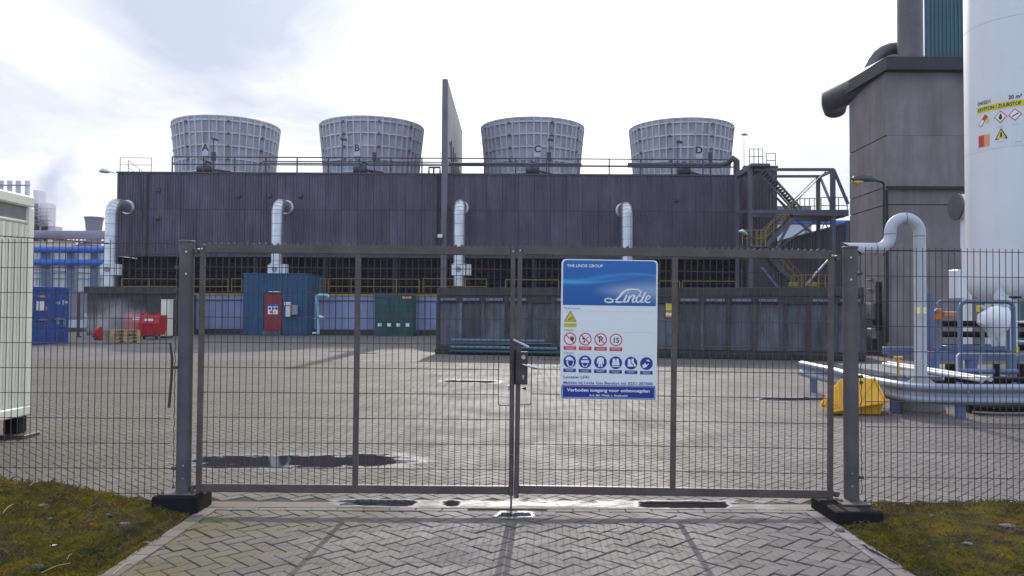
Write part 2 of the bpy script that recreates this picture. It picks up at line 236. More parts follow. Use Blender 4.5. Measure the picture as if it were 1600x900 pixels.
# ------------------------------------------------------------------ mesh helpers
class MB:
    def __init__(s, off=(0, 0, 0)): s.v = []; s.f = []; s.mi = []; s.cur = 0; s.off = Vector(off)
    def add(s, vs, fs):
        b = len(s.v); s.v += [tuple(x) for x in vs]; s.f += [tuple(b+i for i in f) for f in fs]; s.mi += [s.cur]*len(fs); return s
    def box(s, x0, x1, y0, y1, z0, z1, bev=0.0):
        c = ((x0+x1)/2, (y0+y1)/2, (z0+z1)/2); return s.obox(c, (abs(x1-x0), abs(y1-y0), abs(z1-z0)), None, bev)
    def obox(s, c, d, rot=None, bev=0.0):
        hx, hy, hz = d[0]/2, d[1]/2, d[2]/2; rot = rot or Matrix.Identity(3); c = Vector(c)
        if bev <= 0:
            vs = [c + rot @ Vector((sx*hx, sy*hy, sz*hz)) for sz in (-1, 1) for sx, sy in ((-1, -1), (1, -1), (1, 1), (-1, 1))]
            return s.add(vs, [(3, 2, 1, 0), (4, 5, 6, 7), (0, 1, 5, 4), (1, 2, 6, 5), (2, 3, 7, 6), (3, 0, 4, 7)])
        b = min(bev, hx*.9, hy*.9, hz*.9); vs = []; 
        rings = [(-hz, b), (-hz+b, 0), (hz-b, 0), (hz, b)]
        def loop(ins):
            X, Y = hx-ins, hy-ins; k = b if ins == 0 else 0.0
            if ins == 0: return [(-X+b, -Y), (X-b, -Y), (X, -Y+b), (X, Y-b), (X-b, Y), (-X+b, Y), (-X, Y-b), (-X, -Y+b)]
            return [(-X, -Y), (X, -Y), (X, -Y), (X, Y), (X, Y), (-X, Y), (-X, Y), (-X, -Y)]
        for z, i in rings: vs += [c + rot @ Vector((x, y, z)) for x, y in loop(i)]
        fs = []
        for r in range(3):
            for k in range(8):
                k2 = (k+1) % 8; fs.append((r*8+k, r*8+k2, r*8+8+k2, r*8+8+k))
        fs.append(tuple(reversed(range(8)))); fs.append(tuple(range(24, 32)))
        return s.add(vs, fs)
    def bar(s, p0, p1, w, h=None, bev=0.0, up=(0, 0, 1)):
        p0, p1 = Vector(p0), Vector(p1); d = p1-p0; Lg = d.length; h = h or w; x = d.normalized(); u = Vector(up)
        if abs(x.dot(u)) > 0.98: u = Vector((0, 1, 0))
        y = u.cross(x).normalized(); z = x.cross(y); m = Matrix((x, y, z)).transposed()
        return s.obox((p0+p1)/2, (Lg, w, h), m, bev)
    def tube(s, pts, r, n=8, cap=True):
        pts = [Vector(p) for p in pts]; rs = r if isinstance(r, (list, tuple)) else [r]*len(pts); vs = []; nrm = None
        for i, p in enumerate(pts):
            t = (pts[min(i+1, len(pts)-1)] - pts[max(i-1, 0)]).normalized()
            if nrm is None:
                nrm = t.cross(Vector((0, 0, 1)) if abs(t.z) < 0.9 else Vector((1, 0, 0))).normalized()
            nrm = (nrm - t*nrm.dot(t)).normalized(); b = t.cross(nrm)
            for k in range(n):
                a = 2*PI*k/n; vs.append(p + (nrm*math.cos(a) + b*math.sin(a))*rs[i])
        fs = [(i*n+k, i*n+(k+1) % n, (i+1)*n+(k+1) % n, (i+1)*n+k) for i in range(len(pts)-1) for k in range(n)]
        if cap: fs += [tuple(reversed(range(n))), tuple(range((len(pts)-1)*n, len(pts)*n))]
        return s.add(vs, fs)
    def lathe(s, prof, c=(0, 0, 0), n=24, cap=True):
        c = Vector(c); vs = [c + Vector((r*math.cos(2*PI*k/n), r*math.sin(2*PI*k/n), z)) for r, z in prof for k in range(n)]
        fs = [(i*n+k, i*n+(k+1) % n, (i+1)*n+(k+1) % n, (i+1)*n+k) for i in range(len(prof)-1) for k in range(n)]
        if cap: fs += [tuple(reversed(range(n))), tuple(range((len(prof)-1)*n, len(prof)*n))]
        return s.add(vs, fs)
    def prism(s, poly, vec):
        n = len(poly); vec = Vector(vec); a = [Vector(p) for p in poly]
        return s.add(a + [p+vec for p in a], [tuple(range(n)), tuple(reversed(range(n, 2*n)))] + [(i, n+i, n+(i+1) % n, (i+1) % n) for i in range(n)])
    def flat(s, poly): return s.add(poly, [tuple(range(len(poly)))])
    def mesh(s, name, mats, smooth=False, fix=True):
        me = bpy.data.meshes.new(name); o = s.off; me.from_pydata([(x-o.x, y-o.y, z-o.z) for x, y, z in s.v], [], s.f)
        if not isinstance(mats, (list, tuple)): mats = [mats]
        for m in mats: me.materials.append(m)
        if len(mats) > 1: me.polygons.foreach_set('material_index', s.mi)
        if fix:
            import bmesh
            bm = bmesh.new(); bm.from_mesh(me); bmesh.ops.recalc_face_normals(bm, faces=bm.faces); bm.to_mesh(me); bm.free()
        if smooth:
            me.polygons.foreach_set('use_smooth', [True]*len(me.polygons))
            try: me.set_sharp_from_angle(angle=R(40))
            except Exception: pass
        me.update(); return me
    def build(s, name, mats, parent=None, smooth=False, fix=True, **kw):
        return put(name, s.mesh(name, mats, smooth, fix), parent, None if parent else s.off, **kw)
def put(name, me, parent=None, loc=None, rot=None, **kw):
    o = bpy.data.objects.new(name, me); COL.objects.link(o)
    if parent: o.parent = parent
    if loc is not None: o.location = loc
    if rot is not None: o.rotation_euler = rot
    for k, v in kw.items(): o[k] = v
    return o
def thing(name, label, cat, loc=(0, 0, 0), rz=0, group=None):
    o = bpy.data.objects.new(name, None); o.empty_display_size = 0.2; COL.objects.link(o); o.location = loc; o.rotation_euler = (0, 0, rz)
    o['label'] = label; o['category'] = cat
    if group: o['group'] = group
    return o
def W(t): return MB(t.location)      # builder that takes world coordinates for a thing's parts
def copy_tree(o, parent=None):
    c = o.copy(); COL.objects.link(c); c.parent = parent
    for ch in list(o.children): copy_tree(ch, c)
    return c
def text(s, size, mat, parent, M4, name='lettering', ext=0.0, align='LEFT', xs=1.0, shear=0.0, bold=0.0, **kw):
    cu = bpy.data.curves.new('t', 'FONT'); cu.body = s; cu.size = size; cu.align_x = align; cu.extrude = ext; cu.shear = shear; cu.offset = bold; cu.resolution_u = 3
    o = bpy.data.objects.new('t', cu); COL.objects.link(o); bpy.context.view_layer.update()
    me = bpy.data.meshes.new_from_object(o.evaluated_get(bpy.context.evaluated_depsgraph_get())); bpy.data.objects.remove(o)
    me.transform(M4 @ Matrix.Diagonal((xs, 1, 1, 1))); me.materials.clear(); me.materials.append(mat)
    return put(name, me, parent, **kw)
def arc(c, r, a0, a1, n, u, v):
    c, u, v = Vector(c), Vector(u), Vector(v); return [c + (u*math.cos(a0+(a1-a0)*i/n) + v*math.sin(a0+(a1-a0)*i/n))*r for i in range(n+1)]
def struct(name, mb, m, parent=None, **kw): return mb.build(name, m, parent, kind='structure', **kw)

# ------------------------------------------------------------------ ground
YG = 6.33                                      # gate plane
EDX = 2.33                                     # half width of the driveway paving
struct('ground', MB().flat([(-1500, -60, -0.045), (1500, -60, -0.045), (1500, 3000, -0.045), (-1500, 3000, -0.045)]), mt['far'], fix=False)
YB = 24.0
yard = struct('yard_ground', MB().flat([(-60, YB-0.3, 0), (60, YB-0.3, 0), (60, 130, 0), (-60, 130, 0)]).flat([(-60, 6.6, -0.011), (60, 6.6, -0.011), (60, YB-0.3, -0.011), (-60, YB-0.3, -0.011)]).flat([(-60, 6.6, -0.011), (-60, 6.6, 0), (-22, 6.6, 0), (-22, 6.6, -0.011)]), [mt['yard']], fix=False)
drive = struct('driveway', MB().box(-2.6, 2.6, -2, 6.44, -0.04, -0.011), mt['sand'])
struct('joint_bed', MB().flat([(-25, 6.58, -0.0062), (25, 6.58, -0.0062), (25, YB, -0.0062), (-25, YB, -0.0062)]), mt['sandyard'], parent=yard, fix=False)
BW = 0.1055
def herring(ang, x0, x1, y0, y1, org=(0, 0)):
    ca, sa = math.cos(ang), math.sin(ang); o = []; R_ = int(max(abs(x0), abs(x1), abs(y0), abs(y1))*1.5/BW)+6
    a = np.arange(-R_, R_); b = np.arange(-R_//2-2, R_//2+2); A, B = np.meshgrid(a, b); A = A.ravel(); B = B.ravel()
    for (dx, dy, wx, wy) in ((0, 0, 2, 1), (2, -1, 1, 2)):
        u = (A+2*B+dx+wx/2)*BW; v = (A-2*B+dy+wy/2)*BW; x = u*ca-v*sa+org[0]; y = u*sa+v*ca+org[1]
        k = (x > x0) & (x < x1) & (y > y0) & (y < y1); o.append(np.stack([x[k], y[k], np.full(k.sum(), ang+(0 if wx == 2 else PI/2))], 1))
    return np.concatenate(o)
def clip(poly, conds):
    for (nx, ny, d) in conds:          # keep nx*x+ny*y <= d
        o = []
        for i in range(len(poly)):
            p, q = poly[i], poly[(i+1) % len(poly)]; sp, sq = nx*p[0]+ny*p[1]-d, nx*q[0]+ny*q[1]-d
            if sp <= 0: o.append(p)
            if sp*sq < 0: t = sp/(sp-sq); o.append((p[0]+(q[0]-p[0])*t, p[1]+(q[1]-p[1])*t))
        poly = o
        if len(poly) < 3: return []
    return poly
HL, HW, CH = BW-0.0034, BW/2-0.0034, 0.0042
def rect(x, y, a, hl=HL, hw=HW):
    ca, sa = math.cos(a), math.sin(a); return [(x+u*ca-v*sa, y+u*sa+v*ca) for u, v in ((-hl, -hw), (hl, -hw), (hl, hw), (-hl, hw))]
def prism_brick(mb, poly, z, sides=True):
    n = len(poly); cx = sum(p[0] for p in poly)/n; cy = sum(p[1] for p in poly)/n
    ins = []
    for p in poly:
        dx, dy = cx-p[0], cy-p[1]; d = math.hypot(dx, dy)+1e-9; k = min(0.4, CH*1.5/d); ins.append((p[0]+dx*k, p[1]+dy*k, z))
    vs = ins + [(p[0], p[1], z-CH) for p in poly]; fs = [tuple(range(n))] + [(n+i, n+(i+1) % n, (i+1) % n, i) for i in range(n)]
    if sides: vs += [(p[0], p[1], z-0.03) for p in poly]; fs += [(2*n+i, 2*n+(i+1) % n, n+(i+1) % n, n+i) for i in range(n)]
    mb.add(vs, fs)
# driveway pavers: the ones that show largest are single bricks, the rest joined
hb = herring(-PI/4, -2.6, 2.6, 2.2, 6.5, (0.03, 0.02))
hb = hb[np.argsort(-hb[:, 1])]; conds = [(1, 0, EDX-.004), (-1, 0, EDX-.004), (0, 1, 6.30)]
bm_ = MB(); prism_brick(bm_, rect(0, 0, 0), 0); brick_me = bm_.mesh('brick', mt['brick'], fix=False)
rest = MB(); vis = []
for x, y, a in hb:
    full = rect(x, y, a); pl = clip(full, conds)
    if not pl: continue
    area = abs(sum(pl[i][0]*pl[(i+1) % len(pl)][1]-pl[(i+1) % len(pl)][0]*pl[i][1] for i in range(len(pl))))/2
    if area < 0.0008: continue
    vis.append((x, y, a, pl, area))
cand = sorted([v for v in vis if v[1] > 4.72 and abs(v[0]) < 0.66*v[1]], key=lambda v: -v[4]/(v[1]**3))
single = set(id(v) for v in cand[:252])
for v in vis:
    x, y, a, pl, area = v; z = random.uniform(-0.0062, 0.0022)
    if id(v) in single:
        if area > 0.98*4*HL*HW: put('brick', brick_me, drive, (x, y, z), (random.gauss(0, .006), random.gauss(0, .006), a))
        else:
            b = MB((x, y, 0)); prism_brick(b, pl, z); b.build('brick', mt['brick'], drive, fix=False).location = (x, y, 0)
    else: prism_brick(rest, pl, z)
rest.build('brick', mt['brick'], drive, fix=False, kind='stuff')
# edging stones and the two flush rows by the gate
eb = MB(); eb.add([], [])
e1 = MB(); prism_brick(e1, rect(0, 0, 0, 0.0975, 0.058), 0); edge_me = e1.mesh('edging_brick', mt['kerb'], fix=False)
for s in (-1, 1):
    y = 6.26
    while y > 2.5:
        put('edging_brick', edge_me, drive, (s*(EDX+0.06), y, random.uniform(0, .003)), (0, random.gauss(0, .01), PI/2+random.gauss(0, .006))); y -= 0.2
e2 = MB(); prism_brick(e2, rect(0, 0, 0, 0.1025, 0.0385), 0); row_me = e2.mesh('row_brick', mt['brick'], fix=False)
x = -2.32
while x < 2.4:
    if abs(x-0.0) > 0.32: put('row_brick', row_me, drive, (x, 6.345, random.uniform(-.001, .002)), (0, 0, random.gauss(0, .004)))
    x += 0.2085
# drop bolt socket stones in the row
e3 = MB(); prism_brick(e3, rect(0, 0, 0, 0.05, 0.05), 0); sm = e3.mesh('row_brick', mt['conc'], fix=False)
for x in (-0.27, -0.155, 0.19, 0.30): put('row_brick', sm, drive, (x, 6.24, 0.004), (0, 0, random.gauss(0, .02)))
sk = struct('bolt_socket', MB().box(-0.085, 0.125, 6.16, 6.31, 0.001, 0.006, 0.001), mt['conc'], parent=drive)
MB().box(-0.035, 0.05, 6.265, 6.295, 0.0068, 0.0085).build('slot', mt['void'], sk)
# gutter strip
gut = struct('gutter', MB().box(-2.6, 2.55, 6.395, 6.575, -0.05, 0.0005, 0.002), mt['kerb'])
# yard pavers
hy = herring(PI/4, -18.5, 18.5, 6.66, YB-0.3, (0.0, 0.03))
hy = hy[np.abs(hy[:, 0]) < 0.70*hy[:, 1]+1.6]
n = len(hy); hl, hw = BW-.0036, BW/2-.0036; CHY = .0026
cx = np.array([[-hl, -hw], [hl, -hw], [hl, hw], [-hl, hw]]); ins = np.array([[-hl+CHY, -hw+CHY], [hl-CHY, -hw+CHY], [hl-CHY, hw-CHY], [-hl+CHY, hw-CHY]])
al = np.concatenate([ins, cx]); ca, sa = np.cos(hy[:, 2]), np.sin(hy[:, 2]); V = np.zeros((n, 8, 3))
V[:, :, 0] = hy[:, 0:1] + al[None, :, 0]*ca[:, None] - al[None, :, 1]*sa[:, None]
V[:, :, 1] = hy[:, 1:2] + al[None, :, 0]*sa[:, None] + al[None, :, 1]*ca[:, None]
zz = rng.normal(0, 0.0006, n) + 0.004*np.sin(hy[:, 0]*1.1)*np.cos(hy[:, 1]*0.7)*0; tx = rng.normal(0, .0025, (n, 2))
V[:, :, 2] = zz[:, None] + al[None, :, 0]*tx[:, 0:1] + al[None, :, 1]*tx[:, 1:2]; V[:, 4:, 2] -= 0.0065
fl = np.array([[0, 1, 2, 3], [4, 5, 1, 0], [5, 6, 2, 1], [6, 7, 3, 2], [7, 4, 0, 3]]); FF = (fl[None] + 8*np.arange(n)[:, None, None]).reshape(-1, 4)
me = bpy.data.meshes.new('brick'); me.vertices.add(n*8); me.vertices.foreach_set('co', V.ravel()); me.loops.add(len(FF)*4); me.loops.foreach_set('vertex_index', FF.ravel().astype(np.int32))
me.polygons.add(len(FF)); me.polygons.foreach_set('loop_start', np.arange(0, len(FF)*4, 4, dtype=np.int32)); me.update(calc_edges=True); me.validate()
me.shade_flat(); me.materials.append(mt['brickfar']); put('brick', me, yard, kind='stuff')
# flush row between the gutter and the yard pavers
# puddles: a water film, sky sheen painted pale into its damp thinning rim
def pud(rng_px, pt, pb, z, seed=0, bias=None, n=90):
    rr = random.Random(seed); vs, fs, dd = [], [], []; rows = (0, .12, .3, .5, .7, .88, 1)
    for i in range(n+1):
        t = i/n; x = rng_px[0]+(rng_px[1]-rng_px[0])*t; a, b = pt(t), pb(t)
        for r in rows:
            p = gnd(x, a+(b-a)*r, z); vs.append(tuple(p)); e = min(1, min(t, 1-t)*5); dd.append(min(1, min(r, 1-r)*2.4)*e if bias is None else min(1, min(r, 1-r)*3.2)*min(1, min(t, 1-t)*9)*bias(x))
    m = len(rows)
    for i in range(n):
        for k in range(m-1): fs.append((i*m+k, (i+1)*m+k, (i+1)*m+k+1, i*m+k+1))
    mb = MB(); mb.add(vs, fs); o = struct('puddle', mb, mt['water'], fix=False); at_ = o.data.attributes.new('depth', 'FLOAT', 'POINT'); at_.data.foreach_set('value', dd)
    return o
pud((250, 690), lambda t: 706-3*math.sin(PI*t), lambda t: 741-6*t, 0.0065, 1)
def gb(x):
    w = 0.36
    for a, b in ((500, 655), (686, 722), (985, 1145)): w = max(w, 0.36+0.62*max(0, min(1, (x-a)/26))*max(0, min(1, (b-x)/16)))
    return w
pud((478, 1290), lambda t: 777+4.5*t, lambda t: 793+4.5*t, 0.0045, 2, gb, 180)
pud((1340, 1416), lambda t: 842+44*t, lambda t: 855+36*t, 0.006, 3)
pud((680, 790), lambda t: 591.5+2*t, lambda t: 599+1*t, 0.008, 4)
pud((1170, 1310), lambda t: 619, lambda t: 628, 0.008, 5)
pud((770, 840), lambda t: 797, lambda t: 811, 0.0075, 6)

# grass verges
def hverge(x, y, side):
    d = (-x if side < 0 else x) - (EDX+0.12)
    if d < 0: d = 0
    s = min(1, d/1.5); s = s*s*(3-2*s); s0 = min(1, d/0.25)
    if side < 0:
        k = 1-max(0, min(1, (y-6.22)/0.33)); k = k*k*(3-2*k); ridge = 0.10+0.12*max(0, min(1, (y-4.6)/1.5))
        h = (0.035*s0+ridge*s)*k
    else:
        k = 1-max(0, min(1, (y-6.28)/0.4)); k = k*k*(3-2*k); h = (0.03*s0+0.055*s)*k
    return h + (0.012*math.sin(x*7+y*3)+0.009*math.sin(x*13.7-y*11)+0.006*math.sin(x*31+y*27))*s0*k - 0.004
for side in (-1, 1):
    nx, ny = 120, 110; vs, fs = [], []
    for j in range(ny+1):
        y = 2.0+4.75*j/ny
        for i in range(nx+1):
            d = (i/nx)**1.25*6.0; x = side*(EDX+0.125+d)
            vs.append((x, y, hverge(x, y, side) + random.gauss(0, .0035)*(1 if i > 0 else 0)))
    for j in range(ny):
        for i in range(nx):
            a = j*(nx+1)+i; fs.append((a, a+1, a+nx+2, a+nx+1) if side > 0 else (a+1, a, a+nx+1, a+nx+2))
    mb = MB(); mb.add(vs, fs); v = struct('grass_verge', mb, mt['moss'], smooth=True, fix=False)
    for nm, mtl, cnt, hh in (('grass', mt['blade'], 17000, (0.008, 0.030)), ('dry_grass', mt['dryblade'], 3500, (0.01, 0.04))):
        b = MB(); rr = random.Random(3+side)
        for _ in range(cnt):
            x = side*(EDX+0.105+rr.random()**1.1*2.6); y = 3.9+rr.random()*2.65
            c = math.sin(x*2.3+y*1.7)+math.sin(x*5.1-y*3.3)*.8+rr.gauss(0, .5)
            if (nm == 'grass' and c < -0.3) or (nm == 'dry_grass' and c > 0.35): continue
            z = hverge(x, y, side)-0.003; h = rr.uniform(*hh)*(1.25 if c > 1 else 1); a = rr.random()*PI*2; dx, dy = math.cos(a)*.0022, math.sin(a)*.0022; lx, ly = rr.gauss(0, h*.7), rr.gauss(0, h*.7)
            b.add([(x-dx, y-dy, z), (x+dx, y+dy, z), (x+lx*.5+dx*.6, y+ly*.5+dy*.6, z+h*.7), (x+lx*1.3, y+ly*1.3, z+h)], [(0, 1, 2), (0, 2, 3)])
        o = b.build(nm, mtl, None, fix=False, kind='stuff', label=('low green' if nm == 'grass' else 'dry pale') + ' grass blades on the ' + ('left' if side < 0 else 'right') + ' verge', category='grass')
for side in (-1, 1):
    b = MB(); rr = random.Random(11+side)
    for _ in range(900):
        x = side*(EDX+0.12+rr.random()**1.5*2.4); y = 4.2+rr.random()*2.25
        if math.sin(x*3.1+y*2.2)+rr.gauss(0, .6) < .1: continue
        z = hverge(x, y, side); q = rr.uniform(.003, .009); a = rr.random()*6.28
        P5 = [(x+q*math.cos(a+k*1.57)*rr.uniform(.7, 1.3), y+q*math.sin(a+k*1.57)*rr.uniform(.7, 1.3), z-.001) for k in range(4)]; b.add(P5+[(x+rr.uniform(-q, q)*.4, y, z+q*.8)], [(0, 1, 4), (1, 2, 4), (2, 3, 4), (3, 0, 4)])
    b.build('gravel', mt['stone'], None, fix=False, kind='stuff', label='fine gravel and grit on the '+('left' if side < 0 else 'right')+' verge', category='gravel')
def stone(px, py, r, label, m='stone', flat=0.7, side=-1, seed=0, cat='stone', group='stones lying on the verges'):
    p = gnd(px, py, 0.12 if (side < 0 and px < 230) else 0.05); rr = random.Random(seed+px); z = hverge(p.x, p.y, side) if abs(p.x) > EDX+.1 else 0
    prof = [(0.35*r, -r*.3), (0.95*r, -r*.1), (r, r*.15*flat), (0.75*r, r*.55*flat), (0.3*r, r*.72*flat)]
    mb = MB((p.x, p.y, z)); n = 8
    vs = []
    for a, (q, zz) in enumerate(prof):
        for k in range(n):
            j = 1+rr.uniform(-.22, .22); vs.append((p.x+q*j*math.cos(2*PI*k/n)*1.15, p.y+q*j*math.sin(2*PI*k/n)*.85, z+zz*(1+rr.uniform(-.15, .15))))
    fs = [(i*n+k, i*n+(k+1) % n, (i+1)*n+(k+1) % n, (i+1)*n+k) for i in range(4) for k in range(n)] + [tuple(range(4*n, 5*n))]
    mb.add(vs, fs); mb.build('stone' if cat == 'stone' else 'earth_clod', mt[m], None, label=label, category=cat, group=group)
stone(168, 797, .028, 'upright dark grey stone on the mossy left verge')
stone(194, 801, .036, 'flat pinkish stone right of the upright dark stone', flat=.5)
stone(66, 799, .03, 'grey stone half sunk in moss at far left', flat=.45)
stone(94, 759, .035, 'dark clod on the crest against the left fence', 'soil', cat='clod')
stone(38, 757, .05, 'larger dark clod on the crest near the left photo edge', 'soil', flat=.5, cat='clod')
stone(58, 869, .05, 'brown earth clod low on the left verge', 'soil', flat=.5, cat='clod')
stone(147, 761, .022, 'small pale stone on the crest of the left verge')
stone(306, 797, .035, 'flat broken stone beside the left post plinth', flat=.4)
stone(229, 820, .02, 'small grey pebble right of the green patch', flat=.6)
stone(314, 796, .02, 'small white pebble beside the left post plinth')
stone(78, 813, .02, 'small pebble below the sunk grey stone')
stone(1312, 819, .035, 'round grey stone in front of the right post plinth', side=1, flat=.8)
stone(1512, 849, .03, 'pale flat stone on the right verge', side=1, flat=.45)
stone(1574, 823, .045, 'flat grey rock near the right photo edge', side=1, flat=.4)
stone(1456, 810, .02, 'small pebble among the grass of the right verge', side=1)
def straw(pa, pb, label, side=-1, m='straw', r=.0022):
    a, b = gnd(*pa, .08), gnd(*pb, .08)
    for q in (a, b): q.z = hverge(q.x, q.y, side)+.012
    mb = MB(a); mid = (a+b)/2+Vector((0, 0, .012)); mb.tube([a, mid, b], r, 5)
    mb.build('straw', mt[m], None, label=label, category='straw', group='dry straws lying on the verges')
straw((177, 877), (208, 858), 'pale dry straw beside the left driveway edge'); straw((65, 890), (110, 870), 'long dry straw low on the left verge'); straw((105, 868), (112, 862), 'short grey straw end above the long low straw')
straw((3, 822), (20, 812), 'dry straw at the left photo edge'); straw((46, 791), (58, 786), 'short dry straw near the crest of the left verge'); straw((1350, 787), (1372, 800), 'bent dry straw beside the right post plinth', 1)
def scrap(px, py, label, m, side=-1):
    p = gnd(px, py, .08); z = hverge(p.x, p.y, side)+.008; mb = MB((p.x, p.y, z)); mb.prism([(p.x-.02, p.y-.006, z), (p.x+.015, p.y-.012, z+.004), (p.x+.022, p.y+.006, z+.006), (p.x-.01, p.y+.012, z+.002)], (0, 0, .003))
    mb.build('litter_scrap', mt[m], None, label=label, category='litter')
scrap(83, 851, 'white scrap of litter on the left verge', 'w'); scrap(141, 821, 'tiny red scrap on the orange moss', 'pred')

# ------------------------------------------------------------------ gate
def GZ(px, py): return Z_(px, py, YG)
Zt, Zb = GZ(800, 385.5), GZ(800, 770.5)       # top and bottom of a leaf
def wires(t, x0, x1, z0, z1, hz, xs, y, cuts=(), r=0.0030, tip=0.0):
    """vertical and horizontal wires, each a part; cuts = rectangles left open"""
    for i, x in enumerate(xs):
        segs = [(z0, z1+tip)]
        for (a, b, c, d) in cuts:
            if a < x < b: segs = [(z0, c), (d, z1+tip)]
        for (p, q) in segs: W(t).tube([(x, y, p), (x, y, q)], r, 6, False).build('vertical_wire', mt['wire'], t, smooth=True, fix=False)
    for z in hz:
        segs = [(x0, x1)]
        for (a, b, c, d) in cuts:
            if c < z < d: segs = [s for s in ((x0, a), (b, x1)) if s[1]-s[0] > .01]
        for (p, q) in segs: W(t).tube([(p, y-0.005, z), (q, y-0.005, z)], r*1.15, 6, False).build('horizontal_wire', mt['wire'], t, smooth=True, fix=False)
def leaf(label, px0, px1, pmid, lock_side, tilt):
    xl, xr = X_(px0, YG), X_(px1, YG); xm = X_(pmid, YG)
    t = thing('gate_leaf', label, 'gate leaf', (xl if lock_side > 0 else xr, YG, 0), group='leaves of the double gate')
    s = .019
    for nm, x, za, zb in (('hinge_stile' if lock_side > 0 else 'lock_stile', xl+s, Zb-.035 if lock_side < 0 else Zb-.02, Zt+.006), ('lock_stile' if lock_side > 0 else 'hinge_stile', xr-s, Zb-.01 if lock_side > 0 else Zb-.02, Zt+.006)):
        W(t).box(x-s, x+s, YG-.02, YG+.02, za, zb, .004).build(nm, mt['steel'], t)
    W(t).box(xm-.021, xm+.021, YG-.018, YG+.018, Zb+.06, Zt-.06, .004).build('middle_stile', mt['steel'], t)
    W(t).box(xl+2*s, xr-2*s, YG-.0195, YG+.0195, Zt-.062, Zt, .004).build('top_rail', mt['steel'], t)
    W(t).box(xl+2*s, xr-2*s, YG-.0195, YG+.0195, Zb, Zb+.064, .004).build('bottom_rail', mt['steel'], t)
    # sawtooth strip on the top rail
    st = W(t).box(xl+.04, xr-.04, YG-.021, YG-.018, Zt-.02, Zt+.004).build('spike_strip', mt['steel'], t)
    k = 0; x = xl+.065
    while x < xr-.05:
        W(t).prism([(x-.014, YG-.0215, Zt+.004), (x+.012, YG-.0215, Zt+.004), (x+.017, YG-.0215, Zt+.012), (x+.003, YG-.0215, Zt+.022)], (0, .003, 0)).build('spike', mt['steel'], t); x += .0505
    hz = [GZ(800, 419.5+39.1*i) for i in range(9)]
    if lock_side > 0: cut = (X_(779, YG), xr, GZ(800, 632), GZ(800, 544))
    else: cut = (xl, X_(833, YG), GZ(800, 632), GZ(800, 544))
    xs = []; x = xl+.038+.037
    while x < xr-.05:
        if abs(x-xm) > .03: xs.append(x)
        x += .0505
    wires(t, xl+.03, xr-.03, Zb+.05, Zt-.05, hz, xs, YG+.004, (cut,))
    c = cut; y = YG-.004
    if lock_side > 0: pts = [(xr-.03, y, c[3]), (c[0]+.02, y, c[3]), (c[0]+.005, y, c[3]-.006), (c[0], y, c[3]-.02), (c[0], y, c[2]+.02), (c[0]+.005, y, c[2]+.006), (c[0]+.02, y, c[2]), (xr-.03, y, c[2])]
    else: pts = [(xl+.03, y, c[3]), (c[1]-.02, y, c[3]), (c[1]-.005, y, c[3]-.006), (c[1], y, c[3]-.02), (c[1], y, c[2]+.02), (c[1]-.005, y, c[2]+.006), (c[1]-.02, y, c[2]), (xl+.03, y, c[2])]
    W(t).tube(pts, .004, 6).build('lock_opening_frame', mt['wire'], t, smooth=True)
    # hinges
    for z in (Zt-.05, Zb+.035):
        hx, px_ = (xl, xl-.055) if lock_side > 0 else (xr, xr+.055)
        hb_ = W(t).tube([(hx, YG, z), (px_, YG, z)], .012, 10).build('hinge_pin', mt['steel'], t, smooth=True)
        W(t).box(min(hx, px_)+.012, max(hx, px_)-.012, YG-.028, YG+.028, z-.022, z+.022, .004).build('hinge_eye', mt['steel'], hb_)
    for x, z in ((xl+.019, Zt-.03), (xr-.019, Zt-.03)):
        W(t).tube([(x, YG-.02, z), (x, YG-.026, z)], .007, 8).build('bolt', mt['bolt'], t)
    if tilt: t.rotation_euler = (0, R(tilt), 0)
    return t, xl, xr
tl, xl0, xr0 = leaf('left mesh gate leaf, closed, carrying the drop bolt', 311.5, 804, 558, 1, 0.18)
# drop bolt, catch on the left leaf
W(tl).tube([(xr0-.019, YG-.028, .012), (xr0-.019, YG-.028, .62)], .008, 8).build('drop_bolt', mt['steel'], tl, smooth=True)
for z in (.17, .45): W(tl).box(xr0-.036, xr0-.002, YG-.04, YG-.0205, z-.012, z+.012, .003).build('bolt_guide', mt['steel'], tl)
W(tl).box(xr0-.052, xr0-.038, YG-.03, YG-.012, GZ(800, 607), GZ(800, 600), .002).build('catch', mt['bolt'], tl)
W(tl).box(xr0-.04, xr0+.006, YG-.034, YG-.0205, GZ(800, 575), GZ(800, 528), .003).build('strike_plate', mt['lock'], tl)
bh = W(tl).bar(at(801, 529, YG-.05), at(826, 541, YG-.07), .013, .016, .003).build('latch_bar', mt['bolt'], tl)
tr, xl1, xr1 = leaf('right mesh gate leaf, closed, with lock case and blue sign', 808.8, 1303, 1055, -1, 0.0)
lx0, lx1, lz0, lz1 = X_(805.5, YG), X_(827, YG), GZ(800, 600), GZ(800, 549)
lk = W(tr).box(lx0, lx1, YG-.042, YG-.006, lz0, lz1, .004).build('lock_case', mt['lock'], tr)
W(tr).box(lx0-.0, lx0+.016, YG-.056, YG-.0435, lz0+.002, lz1+.01, .002).build('strike_cover', mt['black'], lk)
cxk = (lx0+lx1)/2+.02
W(tr).tube([(cxk, YG-.042, GZ(800, 557.5)), (cxk, YG-.053, GZ(800, 557.5))], .017, 14).build('knob', mt['chrome'], lk, smooth=True)
W(tr).tube([(cxk, YG-.042, GZ(800, 568.5)), (cxk, YG-.075, GZ(800, 568.5)), (cxk+.012, YG-.085, GZ(800, 569)), (cxk+.115, YG-.085, GZ(800, 573.5))], .0095, 10).build('lever', mt['chrome'], lk, smooth=True)
k = W(tr); k.tube([(cxk, YG-.042, GZ(800, 587)), (cxk, YG-.045, GZ(800, 587))], .010, 12); k.box(cxk-.0045, cxk+.0045, YG-.045, YG-.042, GZ(800, 592), GZ(800, 588)); k.build('keyhole', mt['bolt'], lk)
